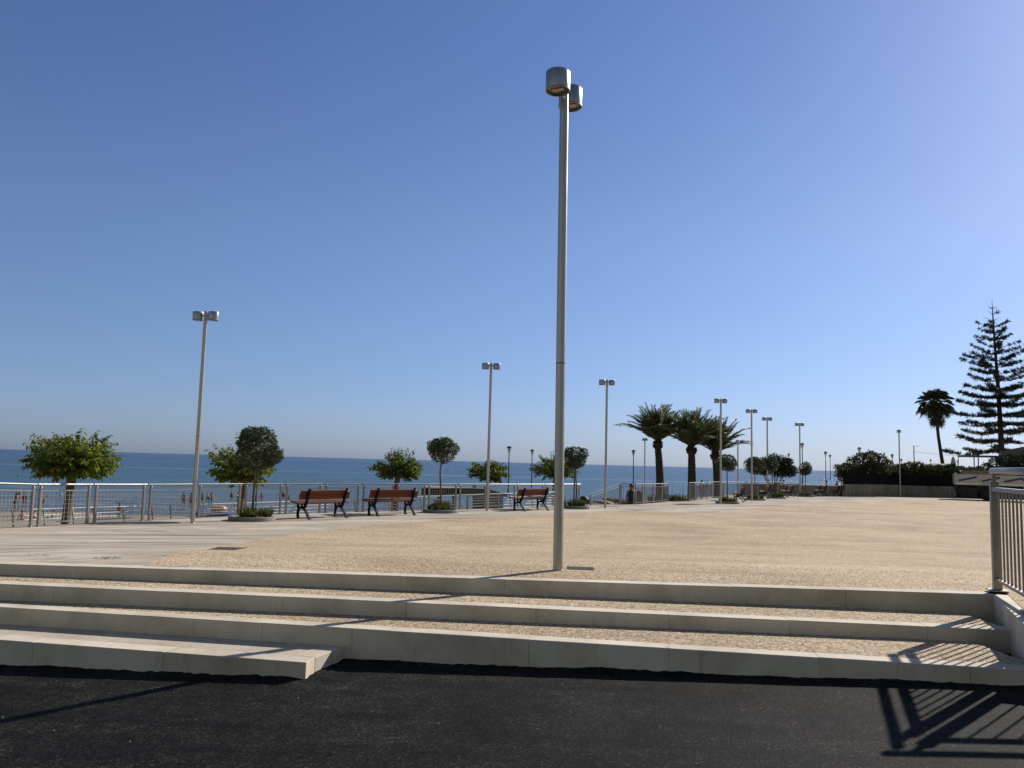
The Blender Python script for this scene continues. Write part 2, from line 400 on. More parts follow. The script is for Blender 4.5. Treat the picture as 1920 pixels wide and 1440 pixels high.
# ------------------------------------------------------------------ ground shape
GY = [7.0, 8, 9, 10, 13, 16, 19.2, 22, 27, 32, 39, 45, 61, 90]; GZ = [.538, .553, .53, .43, .21, .045, -.02, -.04, -.05, -.08, -.12, -.17, -.22, -.26]
def gz(y): return float(np.interp(y, GY, GZ))
RAIL = [(-9.70, 16.59), (-9.26, 17.97), (-8.71, 19.45), (-8.02, 20.74), (-7.25, 22.0), (-6.43, 23.03), (-5.54, 24.04), (-4.59, 24.98), (-3.64, 25.82), (-2.72, 26.68), (-1.75, 27.64), (-.79, 28.66), (.26, 29.95), (1.37, 31.35), (2.95, 33.4)]
EDGEY = [6.0, 13.6, 15.7, 17.56, 19.5, 20.74, 22, 23, 24, 25, 25.8, 26.7, 27.6, 28.7, 30, 31.4, 33.6, 35.3, 35.5, 36.2, 37.4, 38.6, 40.3, 41, 42.6, 44.2, 45.7, 47.25, 48, 52.5, 56, 57.8, 60.7, 61.5, 62]
EDGEX = [-16, -9.95, -9.80, -9.42, -8.71, -8.02, -7.25, -6.43, -5.54, -4.6, -3.64, -2.72, -1.75, -.8, .26, 1.37, 3.0, 4.8, 5.5, 6.0, 6.7, 7.3, 7.95, 9.0, 9.8, 10.5, 11.2, 11.9, 12.4, 16.2, 20.3, 24.2, 29.3, 34.4, 60]
GRY = [7.0, 7.58, 8.6, 10, 12.6, 14.5, 16, 18, 19.9, 22.8, 25.9, 27.9, 29.6, 30.0, 30.3, 32.1, 36.9, 41.9, 45.5, 48.7, 52.3, 56, 57, 62]
GRX = [-3.36, -3.4, -3.55, -3.75, -4.2, -4.38, -4.36, -3.95, -3.3, -1.55, .8, 2.7, 4.8, 6.6, 8.6, 9.24, 11.84, 15.7, 19.4, 22.7, 25.1, 30, 60, 90]
def yn1(x): return 7.497 - .0336 * (x + 4.665)          # nosing of the top step
def sheet(name, edgeY, edgeX, off, zoff, mat, y1, xr):
    m = MB(); ys = [0] + [.15 * i for i in range(1, 60)] + [9 + .4 * i for i in range(1, 60)] + [32.6 + i for i in range(1, 40)]
    rows = []; NC = 40
    for dy in ys:
        yb = 7.55 + dy
        if yb > y1: break
        xl = float(np.interp(yb, edgeY, edgeX)) + off
        row = []
        for k in range(NC + 1):
            u = (k / NC) ** 1.6; x = xl + (xr - xl) * u
            y = yb + (yn1(min(x, 4.3)) + .16 - 7.55) * max(0, 1 - dy / 3.0)
            row.append((x, y, gz(y) + zoff))
        rows.append(row)
    vs = [p for r in rows for p in r]; n = NC + 1
    m.add(vs, [(i * n + k, i * n + k + 1, (i + 1) * n + k + 1, (i + 1) * n + k) for i in range(len(rows) - 1) for k in range(NC)], True)
    return tag(m.build(name, mat), kind='structure')
sheet('walkway', EDGEY, EDGEX, -.22, 0, M['walk'], 62, 60)
sheet('plaza', GRY, GRX, 0, .004, M['gravel'], 61.9, 60)

# seaward retaining face of the plaza + ramp outside it
def offs(path, d):
    out = []
    for i, p in enumerate(path):
        a = Vector(path[max(i - 1, 0)]); b = Vector(path[min(i + 1, len(path) - 1)]); t = (b - a).normalized()
        nrm = Vector((-t.y, t.x)); q = Vector(p) + nrm * d; out.append((q.x, q.y))
    return out
EDGE = [(-16, 6.0), (-10.2, 12.6)] + RAIL
eo = offs(EDGE, .26); eo2 = offs(EDGE, 3.0)
m = MB()
for i in range(len(eo) - 1):
    a, b = eo[i], eo[i + 1]; za = gz(a[1]); zb = gz(b[1])
    a2, b2 = offs(EDGE, .02)[i], offs(EDGE, .02)[i + 1]
    m.prism([a2, b2, b, a], [-5] * 4, [za - .003, zb - .003, zb - .003, za - .003])
tag(m.build('terrace_wall', M['lowwall']), 'concrete retaining wall under the seaward edge of the walkway', 'wall')
m = MB()
for i in range(len(eo) - 1):
    m.prism([eo[i], eo[i + 1], eo2[i + 1], eo2[i]], -5, -.85)
tag(m.build('ramp', M['prom']), kind='structure')

# ------------------------------------------------------------------ road
def road_z(x, y): return -.018 + .027 * x + .020 * y
def yn3(x): return 6.685 - .1532 * (x + 4.128)
def yn4(x): return 6.112 - .1573 * (x + 3.753)
from mathutils import noise as mnoise
m = MB(); x0, x1, nx = -6.5, 6.5, 260; y0, y1, ny = 2.6, 7.3, 118
vs = []
for j in range(ny + 1):
    for i in range(nx + 1):
        x = x0 + (x1 - x0) * i / nx; y = y0 + (y1 - y0) * j / ny; z = road_z(x, y)
        wl = yn4(x) if x < -1.38 else yn3(x)
        if -1.42 <= x < -1.2: d = min(abs(x + 1.3) if y > 5.72 else 9, abs(yn3(x) - y))
        else: d = wl - y
        d = abs(d)
        n1_ = mnoise.noise(Vector((x * 9, y * 9, 0))); n2_ = mnoise.noise(Vector((x * 2.2, y * 2.2, 3))); n3 = mnoise.noise(Vector((x * 26, y * 26, 7)))
        z += .004 * n2_ + .0022 * n1_ * math.exp(-d * 1.5) + math.exp(-(d / .08) ** 2) * (.012 + .005 * n1_ + .010 * n3 + .010 * n2_)
        vs.append((x, y, z))
m.add(vs, [(j * (nx + 1) + i, j * (nx + 1) + i + 1, (j + 1) * (nx + 1) + i + 1, (j + 1) * (nx + 1) + i) for j in range(ny) for i in range(nx)], True)
big = [(-60, -40), (60, -40), (60, 5.0), (6.4, 7.2), (-6.4, 7.2), (-60, 7.2)]
m.add([(x, y, road_z(max(-8, min(8, x)), max(-2, y)) - .02) for x, y in big], [tuple(range(6))])
tag(m.build('road', M['asphalt'], fix=False), kind='structure')
m = MB()
for _ in range(26):
    x = rng.uniform(-3.5, 3.4); y = rng.uniform(3.9, 5.6); r = rng.uniform(.0015, .0045)
    if y > (yn4(x) if x < -1.3 else yn3(x)) - .06: continue
    a = rng.uniform(0, 6.28)
    pts = [(x + r * (1 + .4 * rng.random()) * math.cos(a + k * 1.26), y + r * (1 + .5 * rng.random()) * math.sin(a + k * 1.26)) for k in range(5)]
    z = road_z(x, y); m.prism(pts, z - .004, z + r * .9)
tag(m.build('stone_chips', M['lightrock']), 'tiny pale stone chips scattered over the black asphalt', 'stone chips', kind='stuff')

# ------------------------------------------------------------------ steps
stair = thing('staircase', 'wide flight of three pale stone steps with gravel treads beside the road', 'stairs', (0, 0, 0))
N1 = ((-4.665, 7.497, .55), (4.30, 7.196, .55)); N2 = ((-4.36, 7.0, .452), (3.93, 6.42, .392)); N3 = ((-4.128, 6.685, .318), (3.62, 5.53, .297))
def on_line(L, x):
    t = (x - L[0][0]) / (L[1][0] - L[0][0]); return Vector([L[0][k] + (L[1][k] - L[0][k]) * t for k in range(3)])
def step(L, xa, xb, zbot, width, lens, prevL, name):
    """row of stone edging blocks with open joints; gravel infill behind as sub-part"""
    m = MB(); x = xa; k = 0; g = .0009
    while x < xb - .02:
        ln = lens[k % len(lens)] * (1 + .06 * math.sin(k * 2.3)); xe = min(x + ln, xb)
        if xb - xe < .25: xe = xb
        A = on_line(L, x + g); B = on_line(L, xe - g); d = (B - A).normalized(); nrm = Vector((-d.y, d.x, 0))
        jz = .0016 * math.sin(k * 5.1); jy = .0018 * math.sin(k * 3.3)
        za, zb = A.z + jz, B.z + jz; q = .006
        A = A + nrm * jy; B = B + nrm * jy; C = B + nrm * width; D = A + nrm * width
        # small arris on the front edge
        A2 = A + nrm * q; B2 = B + nrm * q
        v = [(A.x, A.y, zbot(A)), (B.x, B.y, zbot(B)), (C.x, C.y, zbot(B)), (D.x, D.y, zbot(A)),
             (A.x, A.y, za - q), (B.x, B.y, zb - q), (C.x, C.y, zb), (D.x, D.y, za), (A2.x, A2.y, za), (B2.x, B2.y, zb)]
        m.add(v, [(3, 2, 1, 0), (0, 1, 5, 4), (4, 5, 9, 8), (8, 9, 6, 7), (1, 2, 6, 9, 5), (3, 0, 4, 8, 7), (2, 3, 7, 6)])
        x = xe; k += 1
    st = m.build('step', M['stone'], stair)
    if prevL:
        m = MB(); vs = []; nX = 60
        for i in range(nX + 1):
            xx = xa + (xb - xa) * i / nX; p = on_line(L, xx); d = (Vector(L[1]) - Vector(L[0])).normalized(); nrm = Vector((-d.y, d.x, 0)); q0 = p + nrm * (width - .004)
            back = on_line(prevL, xx)
            vs += [(q0.x, q0.y, p.z - .003), (xx, back.y + .06, p.z - .003)]
        m.add(vs, [(2 * i, 2 * i + 2, 2 * i + 3, 2 * i + 1) for i in range(nX)])
        m.build('gravel_tread', M['gravel_step'], st)
    return st
step(N1, -6.0, 4.30, lambda p: .20, .17, [1.02, .98, 1.05, .95], None, 'n1')
step(N2, -6.0, 3.99, lambda p: .10, .16, [1.1, 1.0, 1.06, .96], N1, 'n2')
step(N3, -6.0, 3.66, lambda p: road_z(p.x, p.y) - .12, .15, [1.0, 1.1, .95, 1.04], N2, 'n3')
# extra low block at the left
low = thing('entry_step', 'extra low pale stone step jutting onto the asphalt at the left', 'step', (0, 0, 0))
N4 = ((-3.753, 6.112, .19), (-1.383, 5.74, .176))
m = MB(); g = .0009
d4 = (Vector(N4[1]) - Vector(N4[0])).normalized(); n4 = Vector((-d4.y, d4.x, 0))
xs = [-6.0, -4.6, -3.48, -2.45, -1.383]
for i in range(4):
    A = on_line(N4, xs[i] + g); B = on_line(N4, xs[i + 1] - (0 if i == 3 else g)); C = B + n4 * .16; D = A + n4 * .16
    m.prism([(A.x, A.y), (B.x, B.y), (C.x, C.y), (D.x, D.y)], road_z(-3, 6) - .15, [A.z, B.z, B.z, A.z])
A = on_line(N4, -1.383); E1 = A + n4 * .162
bk = yn3(-1.30) + .01
m.prism([(E1.x - .17 * d4.x, E1.y - .17 * d4.y), (E1.x, E1.y), (-1.215, bk), (-1.385, bk + .02)], -.1, [.176, .176, .178, .178])
m.build('edging', M['stone'], low, bevel=.005)
m = MB(); A = on_line(N4, -6.0) + n4 * .164; B = on_line(N4, -1.555) + n4 * .164
m.prism([(A.x, A.y), (B.x, B.y), (-1.392, yn3(-1.39) + .02), (-6.0, yn3(-6.0) + .02)], -.1, [.184, .172, .175, .187])
m.build('infill', M['slab'], low)

# ------------------------------------------------------------------ side platform at the right with handrails
plat = thing('side_platform', 'gravel topped platform with pale side wall carrying the near steel handrail', 'platform', (0, 0, 0))
WA, WB, WC = Vector((4.30, 7.22)), Vector((3.60, 5.62)), Vector((9.0, 5.05))
m = MB(); wd = (WB - WA).normalized(); wn = Vector((-wd.y, wd.x))
for a, b in ((0, .34), (.343, .67), (.673, 1.0)):
    p = WA.lerp(WB, a); q = WA.lerp(WB, b); p2 = p + wn * .14; q2 = q + wn * .14
    m.prism([(p.x, p.y), (q.x, q.y), (q2.x, q2.y), (p2.x, p2.y)], 0, .552)
m.build('side_wall', M['stone'], plat)
m = MB(); fd = (WC - WB).normalized(); fn = Vector((-fd.y, fd.x))
p = WB + fd * .155; q = WC; p2 = p + fn * .14; q2 = q + fn * .14
m.prism([(p.x, p.y), (q.x, q.y), (q2.x, q2.y), (p2.x, p2.y)], -.1, .552)
m.build('front_wall', M['stone'], plat)
m = MB()
i0 = WA + wn * .142; i1 = WB + wn * .142 + fn * .142
m.prism([(i0.x, i0.y + .05), (i1.x, i1.y), (9.0, 5.2), (9.0, 7.6), (4.6, 7.55)], .3, [.5565, .5565, .5565, .5565, .5565])
m.build('gravel_top', M['gravel'], plat)

def near_rail(label, A, B, over0, over1, nb):
    """square posts, round handrail, flat second rail and balusters"""
    A = Vector(A); B = Vector(B); L = (B - A).length; az = math.atan2(B.y - A.y, B.x - A.x)
    t = thing('handrail', label, 'handrail', A, az, 'near stainless handrails')
    for x in (0.0, L):
        m = MB(); m.box((x, 0, .50), (.070, .070, .975)); m.box((x, 0, .012), (.16, .16, .012)); po = m.build('post', M['railpost'], t, bevel=.004)
        m = MB(); m.box((x, 0, 1.02), (.03, .03, .075)); m.build('rail_pin', M['railpost'], t)
    r = .029; m = MB(); pth = [(-over0, 0, 1.08), (-over0 + .012, 0, 1.08), (L + over1 - .012, 0, 1.08), (L + over1, 0, 1.08)]
    m.tube(pth, [r * .72, r, r, r * .72], 20); m.build('top_rail', M['nearrail'], t)
    m = MB(); m.box((L / 2, -.004, .915), (L - .05 + .066, .052, .036)); m.build('upper_bar', M['nearrail'], t, bevel=.003)
    m = MB(); m.box((L / 2, 0, .108), (L - .074, .042, .026)); m.build('lower_bar', M['railpost'], t, bevel=.003)
    for k in range(nb):
        x = .035 + (L - .07) * (k + 1) / (nb + 1)
        m = MB(); m.tube([(x, 0, .12), (x, 0, .90)], .0088, 10); m.build('baluster', M['railpost'], t)
    return t
near_rail('near stainless handrail running along the side wall from the top step', (4.42, 7.34, .5565), (4.015, 6.21, .5565), .075, .075, 8)
near_rail('near stainless handrail turning right along the platform front', (4.02, 6.06, .5565), (6.2, 5.86, .5565), .14, .08, 15)

# ------------------------------------------------------------------ twin-head street lamps
def make_lamp(label, loc, rz):
    t = thing('street_lamp', label, 'street lamp', loc, rz, 'steel twin-head street lamps on the plaza')
    m = MB(); n_ = 48; vs = []; fs = []; hs = (0, .9, 3.2, 5.045); rs = (.049, .048, .0465, .045)
    for z, rad in zip(hs, rs):
        for q in range(n_):
            a = 6.2832 * q / n_; rr = rad * (.93 if q in (5, 29, 17, 41) else 1); vs.append((rr * math.cos(a), rr * math.sin(a), z))
    for k in range(3):
        for q in range(n_): fs.append((k * n_ + q, k * n_ + (q + 1) % n_, (k + 1) * n_ + (q + 1) % n_, (k + 1) * n_ + q))
    m.add(vs, fs, True); m.add(vs[-n_:], [tuple(range(n_))]); m.build('pole', M['lampsteel'], t)
    m = MB(); m.lathe((0, 0, 2.05), [(.0472, 0), (.0478, .002), (.0478, .009), (.0472, .011)], 24, True, False, False); m.build('pole_joint', M['dark'], t)
    m = MB(); m.lathe((0, 0, 0), [(.056, .001), (.056, .006), (.0525, .012)], 24); m.build('base_collar', M['lampsteel'], t)
    m = MB(); m.tube([(-.08, 0, 4.945), (.08, 0, 4.945)], .022, 12); m.build('arm', M['lampsteel'], t)
    for s in (-1, 1):
        m = MB(); c = (s * .197, 0, 4.835)
        m.lathe(c, [(.0, .2), (.112, .2), (.121, .197), (.125, .188), (.125, .004), (.124, 0), (.115, 0), (.115, .02)], 40, True, False, False)
        h = m.build('lamp_head', M['headsteel'], t)
        m = MB(); m.lathe(c, [(.1265, .0), (.1265, .007), (.124, .007), (.113, -.001), (.113, -.004), (.124, -.004), (.1265, 0)], 40, True, False, False); m.build('rim', M['rim'], h)
        m = MB(); m.lathe(c, [(.114, .016), (.114, .019)], 32, False); m.build('glass', M['lens'], h)
        m = MB(); m.box((s * .197, 0, 4.835 + .012), (.055, .125, .006)); m.build('light_panel', M['led'], h)
    return t
lamp = make_lamp('tallest looking steel twin-head street lamp standing at the top of the steps', (.50, 8.02, gz(8.02)), math.atan2(.375, .16))
lamp.rotation_mode = 'XYZ'
for lab, x, y, rz, zb in (
    ('leaning steel twin-head street lamp left of the first round tree', -7.42, 19.05, -.12, None),
    ('steel twin-head street lamp just left of the third bench', -.735, 27.4, .10, None),
    ('steel twin-head street lamp between the palms and the tall lamp', 3.77, 31.6, .05, None),
    ('steel twin-head street lamp in front of the third date palm', 10.1, 38.5, .05, None),
    ('steel twin-head street lamp in front of the round tree beside the fifth bench', 13.3, 44.2, .0, None),
    ('steel twin-head street lamp before the dark spreading tree', 16.15, 50.4, .0, None),
    ('steel twin-head street lamp left of the last round tree', 20.0, 55.4, .0, None),
    ('steel street lamp seen end on before the dark board fence', 29.4, 60.6, 1.25, None),
    ('steel street lamp half behind the first date palm fronds', 10.9, 65, 1.95, -1.2),
    ('short looking steel street lamp right of the third date palm', 15.6, 55, 1.22, -1.5)):
    copy_thing(lamp, (x, y, gz(y) if zb is None else zb), rz, lab)
lamp.rotation_euler = (Euler((0, -.0068, 0)).to_matrix() @ Euler((0, 0, math.atan2(.375, .16))).to_matrix()).to_euler()   # this post is not quite plumb

# ------------------------------------------------------------------ sea-front railing
def rail_panel(label, A, B, za, zb, H=.875, dense=False, group='mesh railing panels along the sea front'):
    A = Vector((*A, za)); B = Vector((*B, zb)); L = (B - A).length; d = B - A
    t = thing('railing_panel', label, 'railing', A, math.atan2(d.y, d.x), group)
    sl_ = (zb - za) / math.hypot(d.x, d.y); zz = lambda x: sl_ * x; ins = .10 if not dense else .03
    for x in (ins, L - ins):
        m = MB(); m.box((x, 0, zz(x) + (H - .07) / 2), (.05, .05, H - .07))
        m.lathe((x, 0, zz(x) + H - .07), [(.031, 0), (.029, .012), (.018, .024), (0, .028)], 12)
        m.box((x, 0, zz(x) + H - .035), (.012, .012, .05)); m.box((x, 0, zz(x) + .006), (.11, .11, .012))
        m.build('post', M['railpost'], t)
    m = MB(); m.tube([(.018, 0, zz(.018) + H - .012), (L - .018, 0, zz(L) + H - .012)], .0225, 12); m.build('top_rail', M['toprail' if not dense else 'densewire'], t)
    a, b = ins + .028, L - ins - .028
    m = MB(); m.box(((a + b) / 2, 0, 0), (.01, .01, .01))
    m = MB(); m.bar((a, 0, zz(a) + H - .14), (b, 0, zz(b) + H - .14), .026, .026); m.build('upper_bar', M['steel'], t)
    m = MB(); m.bar((a, 0, zz(a) + .085), (b, 0, zz(b) + .085), .028, .026); m.build('lower_bar', M['steel'], t)
    m = MB(); sp = .098 if not dense else .05; n = max(3, round((b - a) / sp))
    for k in range(1, n):
        x = a + (b - a) * k / n; wr = .0075 if not dense else .006; m.bar((x, 0, zz(x) + .09), (x, 0, zz(x) + H - .15), wr, wr, (0, 1, 0))
    for k in range(1, 7 if not dense else 12):
        z = .09 + (H - .24) * k / (7 if not dense else 12); m.bar((a, .004, zz(a) + z), (b, .004, zz(b) + z), .0048, .0048)
    m.build('wire_mesh', M['densewire' if dense else 'wire'], t)
    return t
full = [(-9.95, 14.75)] + RAIL
rlab = ['cut off by the left picture edge', 'holding the mulberry trunk behind its left half', 'right of the big mulberry trunk', 'just left of the leaning lamp', 'between leaning lamp and first planter', 'behind the first round tree trunk',
        'right of the first round tree', 'behind the first bench', 'behind the gap between first and second bench', 'behind the second bench', 'left of the second planter', 'right of the second round tree', 'behind the lamp near the third bench', 'behind the third bench', 'ending behind the third planter']
for i in range(len(full) - 1):
    A, B = full[i], full[i + 1]
    rail_panel('steel mesh railing panel ' + rlab[i], A, B, gz(A[1]), gz(B[1]))
# the stair-head railing right of the third planter
def bar_panel(label, A, B, za, zb, H=.9):
    A = Vector((*A, za)); B = Vector((*B, zb)); d = B - A; L = math.hypot(d.x, d.y); s_ = (zb - za) / L
    t = thing('stair_railing', label, 'railing', A, math.atan2(d.y, d.x), 'barred railings at the beach stairs')
    for x in (.02, L - .02):
        m = MB(); m.box((x, 0, s_ * x + H / 2 - .02), (.045, .045, H - .04)); m.build('post', M['railpost'], t)
    for z, r, nm in ((H, .016, 'top_rail'), (H - .13, .013, 'upper_bar'), (.1, .013, 'lower_bar')):
        m = MB(); m.tube([(0, 0, z), (L, 0, z + s_ * L)], r, 10); m.build(nm, M['densewire'], t)
    m = MB(); n = max(3, round(L / .12))
    for k in range(1, n):
        x = L * k / n; m.tube([(x, 0, s_ * x + .1), (x, 0, s_ * x + H - .13)], .007, 6)
    m.build('bars', M['densewire'], t)
bar_panel('barred steel railing sloping down to the beach stairs', (4.85, 35.25), (3.35, 33.3), gz(35), gz(33) - .42)
bar_panel('barred steel railing level with the head of the beach stairs', (4.88, 35.3), (5.5, 35.5), gz(35), gz(35))
B1 = [(5.56, 35.5), (6.0, 36.23), (6.69, 37.43), (7.32, 38.64), (7.95, 40.31)]
for i, lb in enumerate(('in front of the litter bin', 'right of the litter bin', 'before the first palm trunk', 'ending at the opening to the palms')):
    rail_panel('fine mesh railing panel ' + lb, B1[i], B1[i + 1], gz(B1[i][1]), gz(B1[i + 1][1]), .9, True, 'fine mesh railing panels near the palms')
C1 = [(9.17, 41.1), (9.81, 42.57), (10.53, 44.17), (11.2, 45.72), (11.89, 47.25), (12.9, 48.6), (14.5, 50.4), (16.1, 52.3), (18.1, 54.3), (20.2, 56.0)]
for i, lb in enumerate(('starting at the opening by the second palm', 'left of the third palm trunk', 'in front of the third palm trunk', 'behind the lamp before the third palm', 'behind the fourth planter', 'behind the fourth bench', 'behind the fifth planter', 'behind the fifth bench', 'behind the sixth bench')):
    rail_panel('fine mesh railing panel ' + lb, C1[i], C1[i + 1], gz(C1[i][1]), gz(C1[i + 1][1]), .95, True, 'fine mesh railing panels near the palms')
# railing on the outer edge of the ramp: five level pipes
RO = [(-11.75, 15.6, .24), (-11.62, 18.5, .20), (-10.85, 20.6, .17), (-9.83, 22.8, .13), (-8.18, 24.9, .14), (-5.62, 28.0, .16), (-3.06, 30.2, .25), (-.2, 32.3, .35), (2.0, 34.6, .38)]
for i, lb in enumerate(('at the left picture edge beyond the mesh railing', 'behind the big mulberry tree', 'left of the leaning lamp beyond the mesh railing', 'beyond the first planter', 'seen under the first bench', 'seen under the second bench', 'beyond the second planter', 'beyond the third bench')):
    A = Vector(RO[i]); B = Vector(RO[i + 1]); d = B - A; L = math.hypot(d.x, d.y); s_ = (B.z - A.z) / L; hz = A.z + .85
    t = thing('ramp_railing', 'pale pipe ramp railing ' + lb, 'railing', (A.x, A.y, -.85), math.atan2(d.y, d.x), 'pale pipe railings along the beach ramp')
    for k, (dz, r) in enumerate((((0, .021), (-.14, .011), (-.24, .011), (-.34, .011), (-.44, .011), (-.56, .011)) if i > 3 else ((0, .014), (-.14, .007), (-.24, .007)))):
        m = MB(); m.tube([(.01, 0, hz + dz), (L - .01, 0, hz + dz + s_ * L)], r, 8); m.build('top_rail' if k == 0 else 'pipe', M['galv'], t)
    for x in (.3, L / 2, L - .3):
        m = MB(); zt = hz + s_ * x
        m.tube([(x, -.16, 0), (x, -.12, zt * .5), (x, -.03, zt - .1), (x, 0, zt)], .022, 8); m.build('post', M['railpost'], t)

# ------------------------------------------------------------------ benches
def make_bench(label, loc, rz):
    t = thing('park_bench', label, 'bench', loc, rz, 'wooden benches with black iron frames facing the sea')
    for sx in (-.65, .65):
        m = MB(); W = .055
        def rib(path, h0, h1=None):
            n = len(path); P = [Vector((sx, y, z)) for y, z in path]; lo = []; hi = []
            for i in range(n):
                tg = (P[min(i + 1, n - 1)] - P[max(i - 1, 0)]).normalized(); nr = Vector((0, -tg.z, tg.y)); h = (h0 + ((h1 or h0) - h0) * i / (n - 1)) / 2
                lo.append(P[i] - nr * h); hi.append(P[i] + nr * h)
            vs = []
            for i in range(n):
                for q in (lo[i], hi[i]):
                    vs += [(q.x - W / 2, q.y, q.z), (q.x + W / 2, q.y, q.z)]
            fs = []
            for i in range(n - 1):
                a = 4 * i; b = a + 4
                fs += [(a, a + 1, b + 1, b), (a + 2, b + 2, b + 3, a + 3), (a, b, b + 2, a + 2), (a + 1, a + 3, b + 3, b + 1)]
            fs += [(0, 2, 3, 1), (4 * n - 4, 4 * n - 3, 4 * n - 1, 4 * n - 2)]
            m.add(vs, fs)
        rib([(.20, .0), (.235, .06), (.24, .14), (.225, .22), (.18, .275), (.10, .30), (.02, .285), (-.06, .235), (-.13, .15), (-.20, .06), (-.25, 0)], .052, .05)
        rib([(.02, .27), (-.04, .33), (-.085, .42), (-.13, .55), (-.175, .68), (-.215, .80)], .075, .045)
        rib([(.215, .24), (.235, .32), (.25, .395), (.255, .405)], .05, .03)
        rib([(.28, .405), (.14, .40), (.03, .385), (-.06, .38)], .03)
        rib([(.13, .39), (.09, .35), (.06, .31), (.04, .29)], .026)
        m.box((sx, .20, .008), (.075, .085, .016)); m.box((sx, -.25, .008), (.075, .085, .016))
        m.build('iron_frame', M['iron'], t)
    for k in range(4):
        y = .285 - k * .095; z = .435 - k * .008 + (.012 if k == 0 else 0)
        m = MB(); m.box((0, y, z), (1.72, .086, .035), rot=Matrix.Rotation(R_(4 if k else -8), 3, 'X')); m.build('seat_plank', M['bench'], t, bevel=.006)
    for k in range(2):
        c = Vector((0, -.085 - .041 * (k + .6) - .0, .572 + k * .121)) + Vector((0, .042, 0))
        m = MB(); m.box(c, (1.72, .034, .122), rot=Matrix.Rotation(R_(18), 3, 'X')); m.build('back_plank', M['bench'], t, bevel=.006)
    m = MB(); m.box((.765, -.139, .722), (.085, .006, .05), rot=Matrix.Rotation(R_(18), 3, 'X')); m.build('label_plate', M['plate'], t)
    return t
BP = [((-5.27, 21.33), (-4.45, 22.44)), ((-3.72, 23.3), (-2.83, 24.15)), ((.51, 27.56), (1.46, 28.7)), ((12.2, 41.9), (12.65, 43.1)), ((15.42, 48.0), (15.95, 49.2)), ((17.85, 51.5), (18.55, 52.5)), ((21.56, 55.6), (22.35, 56.6)), ((23.6, 57.3), (24.35, 58.1))]
BL = ['reddish wooden bench nearest the first round tree', 'reddish wooden bench between the first bench and second planter', 'reddish wooden bench left of the tall near lamp', 'dark bench seen end on right of the fourth planter',
      'dark bench seen end on beside the fifth planter', 'brown bench left of the last round tree planter', 'brown bench right of the last round tree planter', 'brown bench against the start of the grey wall']
b0 = None
for (a, b), lb in zip(BP, BL):
    a = Vector(a); b = Vector(b); d = (b - a).normalized(); c = (a + b) / 2 + Vector((-d.y, d.x)) * .25
    rz = math.atan2(d.y, d.x); loc = (c.x, c.y, gz(c.y) + .003)
    if b0 is None: b0 = make_bench(lb, loc, rz)
    else: copy_thing(b0, loc, rz, lb)

# ------------------------------------------------------------------ planters, plants, trees
def leafquad(m, c, d, n, L, W, droop=0.0):
    """leaf: two folded triangles pairs along direction d with normal n"""
    d = d.normalized(); s_ = d.cross(n)
    if s_.length < 1e-4: s_ = d.cross(Vector((.3, .5, .8)))
    s_.normalize(); up = s_.cross(d)
    mid = c + d * L * .45 + up * W * .12; tip = c + d * L - up * droop * L
    m.add([c, mid + s_ * W / 2 + up * W * .1, tip, mid - s_ * W / 2 + up * W * .1], [(0, 1, 2), (0, 2, 3)])
def rvec(r):
    while True:
        v = Vector((r.uniform(-1, 1), r.uniform(-1, 1), r.uniform(-1, 1)))
        if .05 < v.length < 1: return v.normalized()
def planter(i, x, y, lab):
    z = gz(y); t = thing('planter', 'low grey stone planter ring ' + lab, 'planter', (x, y, z), 0, 'round stone planters')
    m = MB(); m.lathe((0, 0, 0), [(.57, .002), (.575, .02), (.575, .095), (.565, .105), (.49, .105), (.485, .095), (.485, .03)], 40, False, True, False); m.build('ring', M['planter'], t)
    m = MB(); m.lathe((0, 0, 0), [(.484, .045), (.484, .07)], 30); m.build('soil', M['soil'], t)
    r = random.Random(100 + i); m = MB()
    for c in range(13):
        a = r.uniform(0, 6.28); rad = r.uniform(.12, .42); cx, cy = rad * math.cos(a), rad * math.sin(a); hh = r.uniform(.18, .36)
        for _ in range(26):
            d = Vector((r.gauss(0, .4), r.gauss(0, .4), 1)).normalized(); L = hh * r.uniform(.5, 1.1)
            b = Vector((cx + r.gauss(0, .025), cy + r.gauss(0, .025), .068))
            leafquad(m, b, d, rvec(r), L, .016, .15)
            for q in range(3):
                leafquad(m, b + d * L * r.uniform(.25, .95), (d + rvec(r) * .9), rvec(r), .06, .02, .2)
    o = m.build('bedding_plants', M['grass'], None, (x, y, z), fix=False)
    tag(o, 'tufted green bedding plants filling the planter ' + lab, 'plants', 'bedding plants in the planters')
